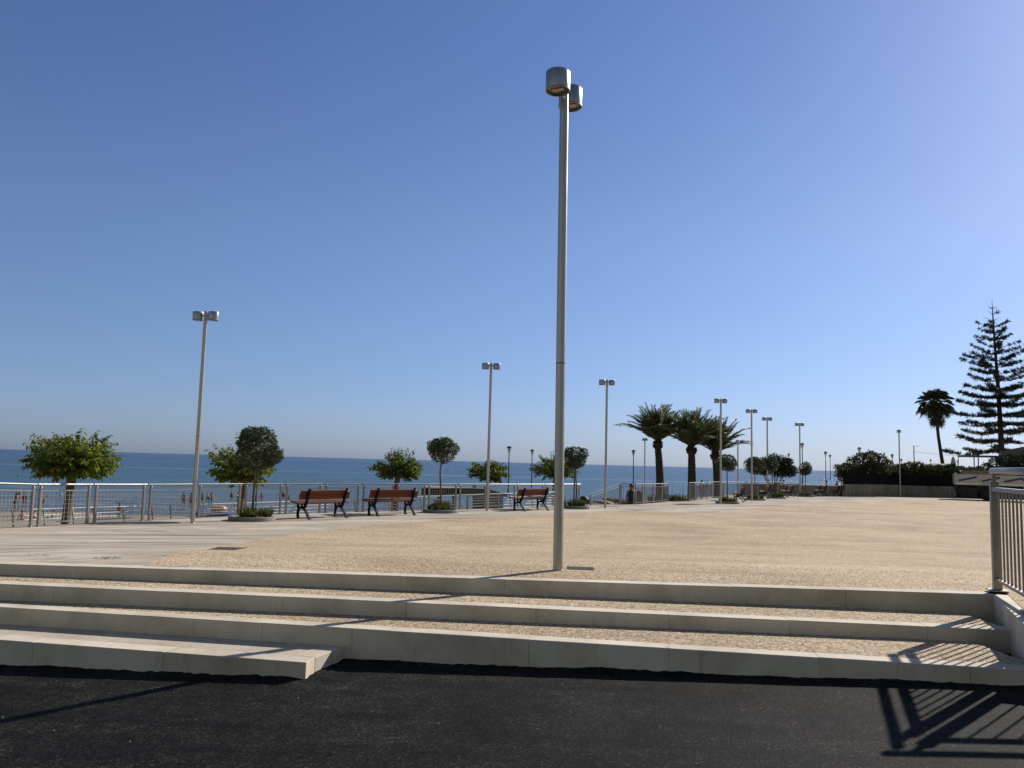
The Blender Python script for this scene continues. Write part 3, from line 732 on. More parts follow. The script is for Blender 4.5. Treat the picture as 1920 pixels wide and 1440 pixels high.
def round_tree(i, x, y, cz, r0, hh, lab, cx=0, stems=1, n=2300, mat='round', lean=0.0):
    z = gz(y) if y < 60 else -1.2; r = random.Random(200 + i)
    t = thing('round_tree', lab, 'tree', (x, y, z), 0, 'clipped round-headed trees in planters')
    C0 = Vector((cx, 0, cz - z))
    for s in range(stems):
        m = MB(); ox = (s - (stems - 1) / 2) * .09
        pth = [Vector((ox, 0, .06)), Vector((ox + lean * .5 + .02 * math.sin(i), .02, (cz - z) * .35)), Vector((ox * .6 + cx * .4 + lean, .01, (cz - z) * .65)), Vector((cx * .9 + ox * .5, 0, cz - z - hh * .3))]
        m.tube(pth, [.034, .029, .026, .02], 8); 
        for k in range(7):
            dv = Vector((r.uniform(-1, 1), r.uniform(-1, 1), r.uniform(.1, 1))).normalized()
            m.tube([pth[-1] - Vector((0, 0, .12)), pth[-1] + dv * r0 * .4, pth[-1] + dv * r0 * .75], [.014, .010, .005], 5)
        m.build('trunk', M['bark'], t)
    m = MB(); lobes = [(C0, Vector((r0 * .80, r0 * .80, hh * .86)))]
    for k in range(9):
        v = rvec(r); v.z *= .8
        rr = r0 * r.uniform(.34, .48)
        lobes.append((C0 + Vector((v.x * (r0 - rr * .8), v.y * (r0 - rr * .8), v.z * (hh - rr * .7))), Vector((rr, rr, rr * .92))))
    for k in range(n):
        c, e = lobes[0] if r.random() < .36 else r.choice(lobes[1:]); v = rvec(r); rad = r.uniform(.72, 1.0) ** .6 * (1 if r.random() < .8 else r.uniform(.4, 1))
        p = c + Vector((v.x * e.x, v.y * e.y, v.z * e.z)) * rad
        for q in range(3):
            dd = (v * .8 + rvec(r) * .9 + Vector((0, 0, .25)))
            leafquad(m, p + rvec(r) * .015, dd, (v + rvec(r) * .6), r.uniform(.055, .085), r.uniform(.022, .032), .1)
    m.build('crown', M[mat], t, fix=False)
    return t
PL = [(-6.49, 20.5), (-2.17, 25.8), (2.5, 30.65), (10.65, 39.35), (13.95, 45.75), (16.5, 49.8), (20.1, 54.65)]
PLAB = ['left of the first bench', 'between the second bench and a lamp', 'right of the tall near lamp', 'left of the fourth bench', 'left of the fifth bench', 'left of the sixth bench', 'left of the seventh bench']
for i, (x, y) in enumerate(PL): planter(i, x, y, PLAB[i])
TR = [(0, 1.76, .60, .66, 'dense round-headed tree beside the leaning lamp, largest of its kind', .05, 1), (1, 1.92, .56, .48, 'round-headed tree with bent trunk right of the second bench', .0, 1), (2, 1.86, .54, .47, 'round-headed tree on twin stems right of the tall near lamp', -.02, 2),
      (3, 1.85, .56, .48, 'round-headed tree overlapping the third date palm trunk', -.02, 1), (4, 1.78, .6, .55, 'round-headed tree left of the dark spreading tree', .0, 1), (5, 1.86, .52, .48, 'round-headed tree standing before the dark spreading tree', -.3, 1), (6, 1.70, .54, .5, 'round-headed tree furthest right, before open sea', 0, 1)]
for i, cz, r0, hh, lab, cx, st in TR: round_tree(i, PL[i][0], PL[i][1], cz, r0, hh, lab, cx, st, 2500 if i == 0 else 1700, 'round', -.06 if i == 1 else 0)
m = MB(); m.tube([(.07, .03, .06), (.08, .03, 1.35)], .016, 8)
o = m.build('tree_stake', M['bark'], None, (PL[0][0], PL[0][1], gz(PL[0][1]))); tag(o, 'thin wooden stake tied to the first round tree trunk', 'stake')

# dark spreading tree behind
t = thing('spreading_tree', 'dark spreading tree with several stems on the lower promenade', 'tree', (24.6, 75, -1.2)); r = random.Random(77)
for k in range(6):
    a = -1.1 + k * .42; m = MB(); m.tube([(a * .12, 0, 0), (a * .35, .1 * math.sin(k), 1.2), (a * .8, .3 * math.sin(k * 2), 2.2), (a * 1.3, .5 * math.sin(k * 2), 3.1)], [.07, .06, .05, .03], 7); m.build('stem', M['barkd'], t)
m = MB()
LB = [(-1.45, 3.0, .85), (-1.9, 2.8, .5), (-.65, 3.3, .75), (.05, 3.55, .8), (.7, 3.35, .8), (1.2, 2.75, .72), (1.6, 2.7, .55), (-.2, 2.9, .8), (.6, 2.7, .75), (-1.0, 2.8, .6), (1.25, 3.5, .42)]
for k in range(9500):
    lx, lz, lr = r.choice(LB); v = rvec(r); p = Vector((lx, r.uniform(-.6, .6), lz)) + Vector((v.x, v.y, v.z * .85)) * lr * r.uniform(.45, 1.03)
    leafquad(m, p, v + rvec(r) * .8, v + rvec(r) * .5, r.uniform(.13, .21), .085, .1)
m.build('crown', M['darkleaf'], t, fix=False)

def mulberry(i, x, y, cz, r0, hh, lab, mat, nsh, tz=-.85, side=0.0):
    r = random.Random(300 + i); t = thing('mulberry_tree', lab, 'tree', (x, y, tz), 0, 'mulberry trees behind the sea-front railing')
    hz = cz - hh * .62 - tz
    m = MB(); m.tube([(0, 0, 0), (.02, 0, hz * .4), (.05, .02, hz * .75), (.09, .02, hz + .12)], [.11, .10, .095, .11], 10)
    for k in range(7):
        a = k * .9; m.tube([(.07, .02, hz - .05), (.07 + .28 * math.cos(a), .02 + .28 * math.sin(a), hz + .22), (.07 + r0 * .55 * math.cos(a), r0 * .55 * math.sin(a), hz + hh * .6)], [.06, .042, .02], 6)
    m.build('trunk', M['bark'], t)
    m = MB(); sh = MB(); hd = Vector((.07, 0, hz + .1))
    C0 = Vector((.05, 0, cz - tz))
    for k in range(nsh):
        a = r.uniform(0, 6.283); sv = r.uniform(-.85, .99); el = math.asin(sv)
        v = Vector((math.cos(a) * math.cos(el), math.sin(a) * math.cos(el), sv))
        s0 = hd.lerp(C0, .35) + Vector((v.x * r0 * .2, v.y * r0 * .2, v.z * hh * .2))
        Ls = r.uniform(.80, 1.04)
        if r.random() < .28: Ls *= 1.0 + .34 * max(0, v.z)
        if r.random() < .10: Ls *= 1.15
        e = C0 + Vector((v.x * r0, v.y * r0, v.z * hh)); e = s0 + (e - s0) * Ls; e.x += side * abs(v.z)
        mid = (s0 + e) / 2 + Vector((0, 0, .10 * r0)); pts = [s0, mid, e]
        sh.tube(pts, [.010, .007, .003], 4, False)
        nl = r.randint(20, 28)
        for q in range(nl):
            u = (q + .6) / nl; p = s0 * (1 - u) ** 2 + mid * 2 * u * (1 - u) + e * u * u
            td = ((mid - s0) * (1 - u) + (e - mid) * u).normalized(); sd_ = td.cross(Vector((0, 0, 1))).normalized() * (1 if q % 2 else -1)
            dd = td * .5 + sd_ * r.uniform(.4, 1) + Vector((0, 0, -r.uniform(.25, 1.0))) + rvec(r) * .3
            L = r.uniform(.10, .165) * (1 if u < .85 else .7)
            leafquad(m, p + dd.normalized() * .03, dd, Vector((0, 0, 1)) + rvec(r) * .6, L, L * .62, .25)
    sh.build('shoots', M['bark'], t, fix=False); m.build('crown', M[mat], t, fix=False)
mulberry(0, -10.72, 19.6, 1.45, 1.10, .64, 'broad leafy mulberry tree furthest left behind the railing', 'mulb', 165)
mulberry(1, -8.0, 24.0, 1.30, 1.02, .74, 'mulberry tree mostly hidden behind the first round tree', 'mulb', 110)
mulberry(2, -4.25, 30.0, 1.34, 1.02, .60, 'mulberry tree above the second bench', 'mulb2', 92)
mulberry(3, -.95, 34.0, 1.20, .95, .50, 'mulberry tree behind the lamp near the third bench', 'mulb2', 84)
mulberry(4, 2.05, 37.5, 1.38, 1.22, .60, 'mulberry tree crossed by the tall near lamp pole', 'mulb2', 92)

def date_palm(i, x, y, lab, hb, n, s, tilt=0):
    r = random.Random(400 + i); z0 = -1.2; t = thing('date_palm', lab, 'palm tree', (x, y, z0), 0, 'date palms beyond the railing')
    pr = []; H = hb - z0
    m = MB(); NN = 46
    prof = []
    for k in range(NN + 1):
        u = k / NN; rad = .33 - .09 * u + .025 * (k % 2) + .10 * math.exp(-u * 14); prof.append((rad, H * u))
    vs = []; fs = []; n_ = 16
    for k, (rad, z) in enumerate(prof):
        for q in range(n_):
            a = 6.2832 * (q + .5 * (k % 2)) / n_; rr = rad * (1 + .05 * r.uniform(-1, 1)); vs.append((rr * math.cos(a) + tilt * (z / H) ** 2, rr * math.sin(a), z))
    for k in range(NN):
        for q in range(n_): fs.append((k * n_ + q, k * n_ + (q + 1) % n_, (k + 1) * n_ + (q + 1) % n_, (k + 1) * n_ + q))
    m.add(vs, fs, False); m.build('trunk', M['palmbark'], t)
    m = MB()   # pineapple-cut leaf bases under the crown
    for k in range(120):
        v = rvec(r); c = Vector((tilt + v.x * .29, v.y * .29, H + .08 + v.z * .36)); d = (Vector((v.x, v.y, .5))).normalized()
        m.bar(c - d * .1, c + d * .14, .13, .06)
    m.build('leaf_bases', M['bulb'], t)
    top = Vector((tilt, 0, H + .35))
    m = MB(); rb = MB()
    for k in range(n):
        a = k * 2.39996 + r.uniform(-.2, .2); u = (k + .5) / n
        el = R_(80 - 50 * u ** 1.1 + r.uniform(-6, 6)); L = s * r.uniform(.85, 1.12) * (.82 + .25 * u)
        d0 = Vector((math.cos(a) * math.cos(el), math.sin(a) * math.cos(el), math.sin(el)))
        bend = .55 + .42 * u; P = []; p = top.copy(); d = d0.copy(); NS = 15
        for q in range(NS + 1):
            P.append(p.copy()); p = p + d * (L / NS); w_ = (q / NS) ** 1.2 * bend * 2.0 / NS; hz_ = math.hypot(d.x, d.y)
            d = (d + Vector((0, 0, -w_ * (.35 + hz_)))).normalized()
        rb.tube(P, [.035 * (1 - q / NS) + .006 for q in range(NS + 1)], 4, False)
        for q in range(1, NS + 1):
            for h in (0.0, .33, .66):
                u2 = (q - 1 + h) / NS
                if u2 < .10: continue
                pp = P[q - 1].lerp(P[q], h); tg = (P[q] - P[q - 1]).normalized(); sd_ = tg.cross(Vector((0, 0, 1)))
                if sd_.length < .05: sd_ = Vector((-math.sin(a), math.cos(a), 0))
                sd_.normalize(); nrm = sd_.cross(tg)
                LL = s * .235 * math.sin(min(1, .18 + u2 * .95) * 2.75) ** .8 if u2 < .98 else .12
                for sg in (-1, 1):
                    dd = tg * .85 + sd_ * sg * .75 + nrm * r.uniform(.05, .4) + Vector((0, 0, -.12)) + rvec(r) * .12
                    leafquad(m, pp, dd, nrm, max(.12, LL), .045, .12)
    rb.build('frond_stems', M['palm'], t, fix=False); m.build('fronds', M['palm'], t, fix=False)
date_palm(0, 11.62, 62, 'date palm furthest left of the three beyond the railing', 3.12, 44, 3.25, -.22)
date_palm(1, 13.6, 60, 'middle date palm of the three beyond the railing', 2.72, 46, 3.2, -.05)
date_palm(2, 16.05, 62, 'date palm furthest right, half behind a street lamp', 2.35, 40, 3.15, -.2)

# Washingtonia fan palm
t = thing('fan_palm', 'tall slim fan palm with a skirt of dead fronds behind the fence', 'palm tree', (45.9, 85, -.3)); r = random.Random(5)
m = MB(); pth = [(0, 0, 0), (.02, 0, 2.0), (-.25, 0, 4.0), (-.48, 0, 5.8), (-.62, 0, 7.6), (-.72, 0, 9.2)]
m.tube(pth, [.26, .21, .17, .155, .15, .16], 10); m.build('trunk', M['palmbark'], t)
top = Vector((-.74, 0, 9.35))
fm = MB(); sk = MB(); st = MB()
def fan(mm, base, d, L, droop, seg=15, w=.075):
    d = d.normalized(); s_ = d.cross(Vector((0, 0, 1)))
    if s_.length < .05: s_ = Vector((1, 0, 0))
    s_.normalize(); up = s_.cross(d)
    for k in range(seg):
        a = (k / (seg - 1) - .5) * R_(190); dd = d * math.cos(a) + s_ * math.sin(a) + up * .10
        e1 = base + dd * L * .6; e2 = base + dd * L * .95 + Vector((0, 0, -droop * L * r.uniform(.3, .8)))
        sd_ = (dd.cross(up)).normalized() * w / 2
        mm.add([base, e1 + sd_, e2, e1 - sd_], [(0, 1, 2), (0, 2, 3)])
for k in range(46):
    a = k * 2.39996; u = (k + .5) / 46; el = R_(82 - 122 * u); d = Vector((math.cos(a) * math.cos(el), math.sin(a) * math.cos(el), math.sin(el)))
    Lp = r.uniform(1.0, 1.35); e = top + d * Lp + Vector((0, 0, -.15 * Lp)); st.tube([top, top + d * Lp * .5 + Vector((0, 0, .04)), e], [.03, .022, .015], 4, False)
    fan(fm, e, d + Vector((0, 0, -.25 - .5 * u)), r.uniform(.75, 1.0), .55)
for k in range(60):
    a = r.uniform(0, 6.28); z = r.uniform(-2.4, -.5); rad = .34 + .22 * (z + 2.4) / 1.9
    b = top + Vector((.12 * (-z) * .5, 0, z)) + Vector((math.cos(a) * rad * .75, math.sin(a) * rad * .75, .3))
    fan(sk, b, Vector((math.cos(a) * .25, math.sin(a) * .25, -1)), r.uniform(.6, .95), .1, 9, .09)
st.build('leaf_stalks', M['skirt'], t, fix=False); fm.build('fronds', M['fan'], t, fix=False); sk.build('dead_skirt', M['skirt'], t, fix=False)

# Norfolk Island pine
t = thing('norfolk_pine', 'very tall tiered pine towering at the right picture edge', 'pine tree', (58.2, 95, -.3)); r = random.Random(9)
Hn = 22.9; tx = lambda z: -.42 * z / Hn + .12 * math.sin(z / 5)
m = MB(); m.tube([(tx(z), 0, z) for z in np.linspace(0, Hn, 14)], [.36 * (1 - z / Hn) ** .8 + .018 for z in np.linspace(0, Hn, 14)], 10); m.build('trunk', M['barkd'], t)
nd = MB(); br = MB(); z = 4.9; k = 0
while z < Hn - .5:
    u = (z - 4.9) / (Hn - 4.9)
    BLn = 6.7 * (1 - u) ** .72 * (1 - .1 * math.exp(-u * 9)) if u < .86 else .55 + (1 - u) * 5
    nb = 6 if u < .6 else 5; ph = r.uniform(0, 6.28)
    for b in range(nb):
        if r.random() < .10: continue
        a = ph + b * 6.283 / nb + r.uniform(-.2, .2); L = BLn * r.uniform(.62, 1.08); sl_ = -.04 + .50 * u + r.uniform(-.05, .05)
        pts = []
        for q in range(9):
            v = q / 8; pts.append(Vector((tx(z) + math.cos(a) * L * v, math.sin(a) * L * v, z + L * (sl_ * v - .07 * (1 - u) * math.sin(v * 3.14)) + .05 * L * v ** 3)))
        br.tube(pts, [.055 * (1 - .9 * q / 8) * (1 - .5 * u) + .008 for q in range(9)], 4, False)
        if u > .86 and r.random() < .8: continue
        nt_ = max(3, int(L * 4.4)); bare = r.uniform(.1, .35) if u > .35 else .12
        for q in range(nt_):
            v = bare + (1 - bare) * (q + r.random() * .5) / nt_
            if r.random() < .12 + .22 * u: continue
            i0 = min(7, int(v * 8)); c = pts[i0].lerp(pts[i0 + 1], v * 8 - i0); sz = (.50 if u < .6 else .40) * r.uniform(.7, 1.15)
            sw = (.15 + .85 * math.sin(min(1, v * 1.1) * 2.6)) * .7 * (1 - .6 * u) * r.uniform(.3, 1)
            for sgn in ((-1, 1, 0) if u < .45 else (r.choice((-1, 1)), 0)):
                cc = c + Vector((-math.sin(a) * sgn * sw, math.cos(a) * sgn * sw, .04 * abs(sgn)))
                for h in range(11):
                    dd = Vector((math.cos(a) * .5, math.sin(a) * .5, .5)) + rvec(r) * .8
                    leafquad(nd, cc + rvec(r) * .06, dd, rvec(r), sz * r.uniform(.6, 1.1), .085, -.1)
    z += (1.02 if u < .4 else .84) * r.uniform(.82, 1.18); k += 1
br.build('branches', M['barkd'], t, fix=False); nd.build('foliage', M['pine'], t, fix=False)

# ------------------------------------------------------------------ sea, beach, promenade
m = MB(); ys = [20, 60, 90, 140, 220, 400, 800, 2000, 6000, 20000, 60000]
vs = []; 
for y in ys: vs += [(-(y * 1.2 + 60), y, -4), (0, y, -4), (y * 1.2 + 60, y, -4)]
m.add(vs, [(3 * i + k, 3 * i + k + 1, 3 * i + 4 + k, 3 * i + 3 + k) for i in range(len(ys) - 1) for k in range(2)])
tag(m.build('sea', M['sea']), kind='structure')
m = MB(); nx, ny = 60, 24; vs = []
for j in range(ny + 1):
    for i in range(nx + 1):
        x = -75 + 95 * i / nx; far = 75 + 2.5 * math.sin(x * .13) + 1.2 * math.sin(x * .41); y = 14 + (far - 14) * j / ny
        vs.append((x, y, -3.1 - 1.0 * (j / ny) ** 1.6 + .05 * mnoise.noise(Vector((x * .6, y * .6, 0)))))
m.add(vs, [(j * (nx + 1) + i, j * (nx + 1) + i + 1, (j + 1) * (nx + 1) + i + 1, (j + 1) * (nx + 1) + i) for j in range(ny) for i in range(nx)], True)
tag(m.build('beach', M['sand']), kind='structure')
r = random.Random(31)
m = MB()      # surf: thin broken foam ridges rolling in
for row, (yy, dens) in enumerate(((76.5, .75), (79, .6), (83, .5), (88, .35))):
    x = -60.0
    while x < 8:
        L = r.uniform(1.5, 6)
        if r.random() < dens:
            pts = [(x + L * q / 6, yy + 1.6 * math.sin((x + L * q / 6) * .13) + .5 * math.sin((x + L * q / 6) * .41) + r.uniform(-.12, .12), -3.985) for q in range(7)]
            m.tube(pts, [.01] + [r.uniform(.03, .075) for _ in range(5)] + [.01], 5, False)
        x += L + r.uniform(.3, 2)
tag(m.build('surf', simple('sea_foam', (.62, .65, .66), .6)), 'broken lines of pale surf in the shallows', 'surf', kind='stuff')
m = MB(); m.prism([(4.2, 33.2), (5.2, 36), (9.0, 64), (15, 74), (26, 88), (50, 97), (70, 110), (180, 120), (180, 58), (60, 61.8), (24.2, 57.7), (16.2, 52.4), (12.4, 47.9), (9.0, 41), (7.9, 40.2), (6, 36.1)], -5, -1.2)
tag(m.build('promenade', M['prom']), kind='structure')

# ------------------------------------------------------------------ garden lanterns
def make_lantern(label, loc):
    t = thing('garden_lantern', label, 'street lamp', loc, 0, 'black lanterns with round caps along the promenade')
    m = MB(); m.tube([(0, 0, 0), (0, 0, .8), (0, 0, 3.85)], [.075, .055, .045], 10); m.build('pole', M['iron'], t)
    m = MB(); m.lathe((0, 0, 4.36), [(.25, 0), (.255, .03), (.21, .09), (.10, .14), (.04, .17), (0, .19)], 24); m.build('cap', M['iron'], t)
    m = MB()
    for k in range(3):
        a = k * 2.094 + .5; m.tube([(.04 * math.cos(a), .04 * math.sin(a), 3.84), (.14 * math.cos(a), .14 * math.sin(a), 4.08), (.21 * math.cos(a), .21 * math.sin(a), 4.37)], .014, 5)
    m.build('bracket', M['iron'], t)
    m = MB(); m.lathe((0, 0, 3.9), [(.05, 0), (.13, .22), (.18, .46)], 16); m.build('glass', M['lens2'], t)
    return t
M['lens2'] = simple('lantern_glass', (.62, .66, .72), .2)
LN = [(-.1, 75, 'just right of the lamp by the third bench'), (2.57, 93.7, 'left of the mulberry crossed by the tall pole'), (13.72, 89.3, 'left of the first date palm'), (50.0, 144, 'rising behind the dark spreading tree'), (31.74, 87.2, 'right of the last full twin-head lamp'),
      (45.36, 115.4, 'left one of the close pair before open sea'), (57.4, 144, 'right one of the close pair before open sea'), (41.84, 96.1, 'standing over the left end of the hedge'), (54.95, 115.4, 'over the hedge just left of the end-on lamp'), (77.8, 159.6, 'over the hedge just right of the end-on lamp'), (93.6, 178.6, 'small one left of the fan palm foot'), (104.5, 187.5, 'small one between parasol and pergola')]
TZ = [3.13, 3.21, 3.37, 4.53, 4.56, 4.38, 4.52, 4.53, 4.25, 4.36, 4.74, 4.81]
l0 = None
for (x, y, lab), tz in zip(LN, TZ):
    lab = 'black round-capped lantern ' + lab
    if l0 is None: l0 = make_lantern(lab, (x, y, tz - 4.55))
    else: copy_thing(l0, (x, y, tz - 4.55), 0, lab)
m = MB(); m.prism([(74, 112), (190, 112), (190, 240), (118, 240)], -5, -.2); tag(m.build('far_ground', M['prom']), kind='structure')

# ------------------------------------------------------------------ right background
m = MB(); WL = [(24.18, 57.9), (29.28, 61.2), (34.4, 62.2), (48, 63.5)]; wz = [1.6 - .0155 * 57.9] * 4
for i in range(3):
    a = Vector(WL[i]); b = Vector(WL[i + 1]); d = (b - a).normalized(); n_ = Vector((-d.y, d.x)) * .3
    m.prism([(a.x, a.y), (b.x, b.y), (b.x + n_.x, b.y + n_.y), (a.x + n_.x, a.y + n_.y)], -1.2, .66 - .035 * i)
tag(m.build('retaining_wall', M['rwall']), 'stained grey concrete wall under the dark board fence', 'wall')
fence = thing('board_fence', 'dark board fence standing on the stained concrete wall', 'fence', (0, 0, 0)); r = random.Random(3)
def along(s_):
    for i in range(3):
        a = Vector(WL[i]); b = Vector(WL[i + 1]); L = (b - a).length
        if s_ <= L: return a + (b - a) * s_ / L, (b - a).normalized(), i
        s_ -= L
    return b, (b - a).normalized(), 2
m = MB(); s_ = .1; k = 0; pm = MB()
while s_ < 21:
    p, d, i = along(s_); n_ = Vector((-d.y, d.x)); wd_ = .27; p = p + n_ * .16
    if k % 1 == 0: m.box((p.x, p.y, 1.07 - .035 * i), (wd_, .03, .80 + .02 * r.random()), rz=math.atan2(d.y, d.x))
    if k % 6 == 0: q = p + n_ * .05; pm.box((q.x, q.y, 1.08), (.07, .07, .9), rz=math.atan2(d.y, d.x))
    s_ += .30 if s_ < 11 else .278; k += 1
for i in range(3):
    a = Vector(WL[i]); b = Vector(WL[i + 1]); d = (b - a).normalized(); n_ = Vector((-d.y, d.x)) * .21; a = a + n_ - d * .02; b = b + n_ + d * .02
    m.bar((a.x, a.y, 1.05 - .035 * i), (b.x, b.y, 1.05 - .035 * i), .02, .76)
m.build('boards', M['fence'], fence); pm.build('posts', M['fence'], fence)
def bush(name, label, cx, cy, z0, lobes, n, mat, leaf, group=None, seed=0, cat='bush'):
    r = random.Random(seed); m = MB(); t = thing(name, label, cat, (cx, cy, z0), 0, group)
    tot = sum(l[3] ** 2 for l in lobes)
    for lx, ly, lz, lr in lobes:
        for k in range(int(n * lr * lr / tot)):
            v = rvec(r); p = Vector((lx, ly, lz)) + Vector((v.x, v.y, v.z)) * lr * r.uniform(.72, 1.04)
            leafquad(m, p, v + rvec(r) * .9 + Vector((0, 0, .3)), v + rvec(r) * .7, leaf * r.uniform(.6, 1.3), leaf * .42, .1)
        for k in range(int(5 * lr / .5)):
            v = rvec(r); v.z = abs(v.z) + .3; v.normalize(); e = Vector((lx, ly, lz)) + v * lr * r.uniform(1.0, 1.28)
            for q in range(9):
                p = e - v * .05 * q * lr; leafquad(m, p, v + rvec(r), rvec(r), leaf * .8, leaf * .35, .1)
    m.build('foliage', M[mat], t, fix=False)
    m = MB(); m.tube([(lobes[0][0], 0, 0), (lobes[0][0], 0, lobes[0][2])], [.07, .04], 6); m.build('stems', M['barkd'], t)
bush('hedge_bush', 'tall feathery bush at the left end of the board fence', 26.9, 60.6, -.2, [(-1.6, 0, 1.75, .55), (-.9, .2, 2.2, .62), (-.2, .3, 2.6, .6), (.5, .3, 2.72, .6), (1.1, .3, 2.6, .55), (-1.7, .2, 1.4, .4), (1.7, .3, 2.2, .5), (.3, 0, 2.0, .6), (-.7, 0, 1.7, .5)], 5200, 'hedge', .17, 'bushes behind the board fence', 1)
bush('hedge_bush', 'lower ivy bush behind the fence left of the end-on lamp', 29.3, 62.3, -.2, [(-1.4, 0, 1.75, .5), (-.7, 0, 1.95, .5), (0, 0, 1.85, .55), (.7, 0, 1.9, .5), (-2.4, -.4, 1.65, .45)], 3000, 'hedged', .15, 'bushes behind the board fence', 2)
bush('hedge_bush', 'spiky bush behind the fence right of the end-on lamp', 31.6, 63, -.2, [(-1.0, 0, 1.9, .5), (-.3, 0, 2.05, .55), (.4, 0, 2.1, .52), (1.0, 0, 1.95, .5), (.2, .2, 1.7, .6)], 3200, 'hedge', .17, 'bushes behind the board fence', 3)
bush('hedge_bush', 'bush behind the fence next to the pale hut', 33.8, 63.4, -.2, [(-.6, 0, 1.9, .5), (.1, 0, 1.95, .5), (.7, 0, 2.0, .45), (1.3, .5, 2.15, .4)], 2400, 'hedged', .15, 'bushes behind the board fence', 4)
bush('hedge_bush', 'bush between the parasol and the truck', 36.2, 64.5, -.2, [(-.8, 0, 1.95, .5), (0, 0, 1.9, .5), (.8, 0, 1.85, .5), (1.4, 0, 2.0, .4)], 2400, 'hedged', .16, 'bushes behind the board fence', 5)
bush('hedge_bush', 'large dark bush in front of the flat roofed pergola', 41.6, 67, -.2, [(-1.7, 0, 2.0, .7), (-.9, 0, 2.5, .75), (0, 0, 2.75, .75), (.9, 0, 2.7, .75), (1.8, 0, 2.55, .7), (.4, 0, 2.0, .8), (-1.0, 0, 1.7, .7), (1.6, 0, 1.8, .7), (2.6, 0, 2.3, .6)], 6500, 'darkleaf', .2, 'bushes behind the board fence', 6)
bush('hedge_bush', 'dark overhanging foliage at the right edge below the sloping roof', 46.2, 70, -.2, [(-1.3, 0, 3.2, .5), (-.6, 0, 3.7, .6), (.3, 0, 3.9, .7), (1.2, 0, 3.6, .8), (-.2, 0, 3.2, .5)], 3200, 'darkleaf', .18, 'bushes behind the board fence', 7)
r = random.Random(61); m = MB(); s_ = -.2
while s_ < 15.5:
    p, d, i = along(max(0, s_)); n_ = Vector((-d.y, d.x)); p = p + d * min(0, s_); top_ = 1.95 + .16 * mnoise.noise(Vector((s_ * .9, 0, 4))) + .08 * mnoise.noise(Vector((s_ * 3, 0, 1)))
    for k in range(58):
        q = p + n_ * r.uniform(.30, .95) + d * r.uniform(-.08, .08); z = r.uniform(1.15, top_) if r.random() < .75 else top_ + r.uniform(-.1, .1)
        leafquad(m, Vector((q.x, q.y, z)), rvec(r) + Vector((0, -.4, .3)), rvec(r), r.uniform(.09, .17), .065, .1)
    s_ += .12
hg = thing('hedge', 'dense dark clipped hedge rising just above the board fence', 'hedge', (0, 0, 0)); m.build('foliage', M['hedged'], hg, fix=False)
m = MB()
for k in range(16): p, d, i = along(.4 + k * .95); n_ = Vector((-d.y, d.x)); q = p + n_ * .62; m.tube([(q.x, q.y, -.4), (q.x + .03, q.y, 1.5)], [.04, .02], 6)
m.build('stems', M['barkd'], hg)
# pale hut
t = thing('stone_hut', 'small pale stone hut behind the board fence', 'hut', (38.6, 72, -.3))
m = MB(); m.prism([(-1.0, -.9), (1.1, -.9), (1.1, .9), (-1.0, .9)], 0, 2.35); m.build('wall', M['palestone'], t)
m = MB(); m.add([(-1.15, -1.0, 2.352), (1.2, -1.0, 2.352), (1.2, 1, 2.352), (-1.15, 1, 2.352), (-.85, 0, 2.8), (1.0, 0, 2.8)], [(0, 1, 5, 4), (1, 2, 5), (2, 3, 4, 5), (3, 0, 4), (0, 3, 2, 1)]); m.build('roof', M['palestone'], t)
for x in (-.6, -.3, .45):
    m = MB(); m.box((x, -.905, 2.05), (.18, .02, .3)); m.build('opening', M['dark'], t)
# parasol
t = thing('closed_parasol', 'closed pinkish beige parasol between fan palm and pergola', 'parasol', (41.4, 75, -.3))
m = MB(); m.tube([(0, 0, 0), (0, 0, 3.55)], .03, 8); m.build('pole', M['tan'], t)
m = MB(); n_ = 24; vs = []; fs = []
for q, (rad, z) in enumerate(((.30, 1.5), (.28, 2.0), (.2, 2.8), (.11, 3.35), (.03, 3.5))):
    for k in range(n_):
        a = 6.2832 * k / n_; rr = rad * (1 + .22 * (k % 3 == 0) - .1 * (k % 3 == 1)); vs.append((rr * math.cos(a), rr * math.sin(a), z))
for q in range(4):
    for k in range(n_): fs.append((q * n_ + k, q * n_ + (k + 1) % n_, (q + 1) * n_ + (k + 1) % n_, (q + 1) * n_ + k))
m.add(vs, fs); m.build('cloth', M['parasol'], t)
# utility pole and wire
t = thing('utility_pole', 'thin utility pole with a cross arm rising over the hedge', 'pole', (45.3, 90, -.3))
m = MB(); m.tube([(0, 0, 0), (0, 0, 4.95)], [.07, .05], 8); m.build('pole', M['barkd'], t)
m = MB(); m.tube([(-.12, 0, 4.93), (.72, 0, 4.9)], .018, 6); m.build('cross_arm', M['iron'], t)
m = MB(); m.tube([(0, 0, 4.3), (1.2, 0, 4.16), (2.6, -.5, 4.02), (4.36, -1, 3.92)], .012, 5); o = m.build('overhead_wire', M['iron'], None, (45.3, 90, -.3)); tag(o, 'thin overhead wire between two poles', 'wire')
m = MB(); m.tube([(0, 0, 0), (0, 0, 3.95)], .04, 8); o = m.build('wire_pole', M['iron'], None, (49.7, 89, -.3)); tag(o, 'short thin pole behind the closed parasol', 'pole')
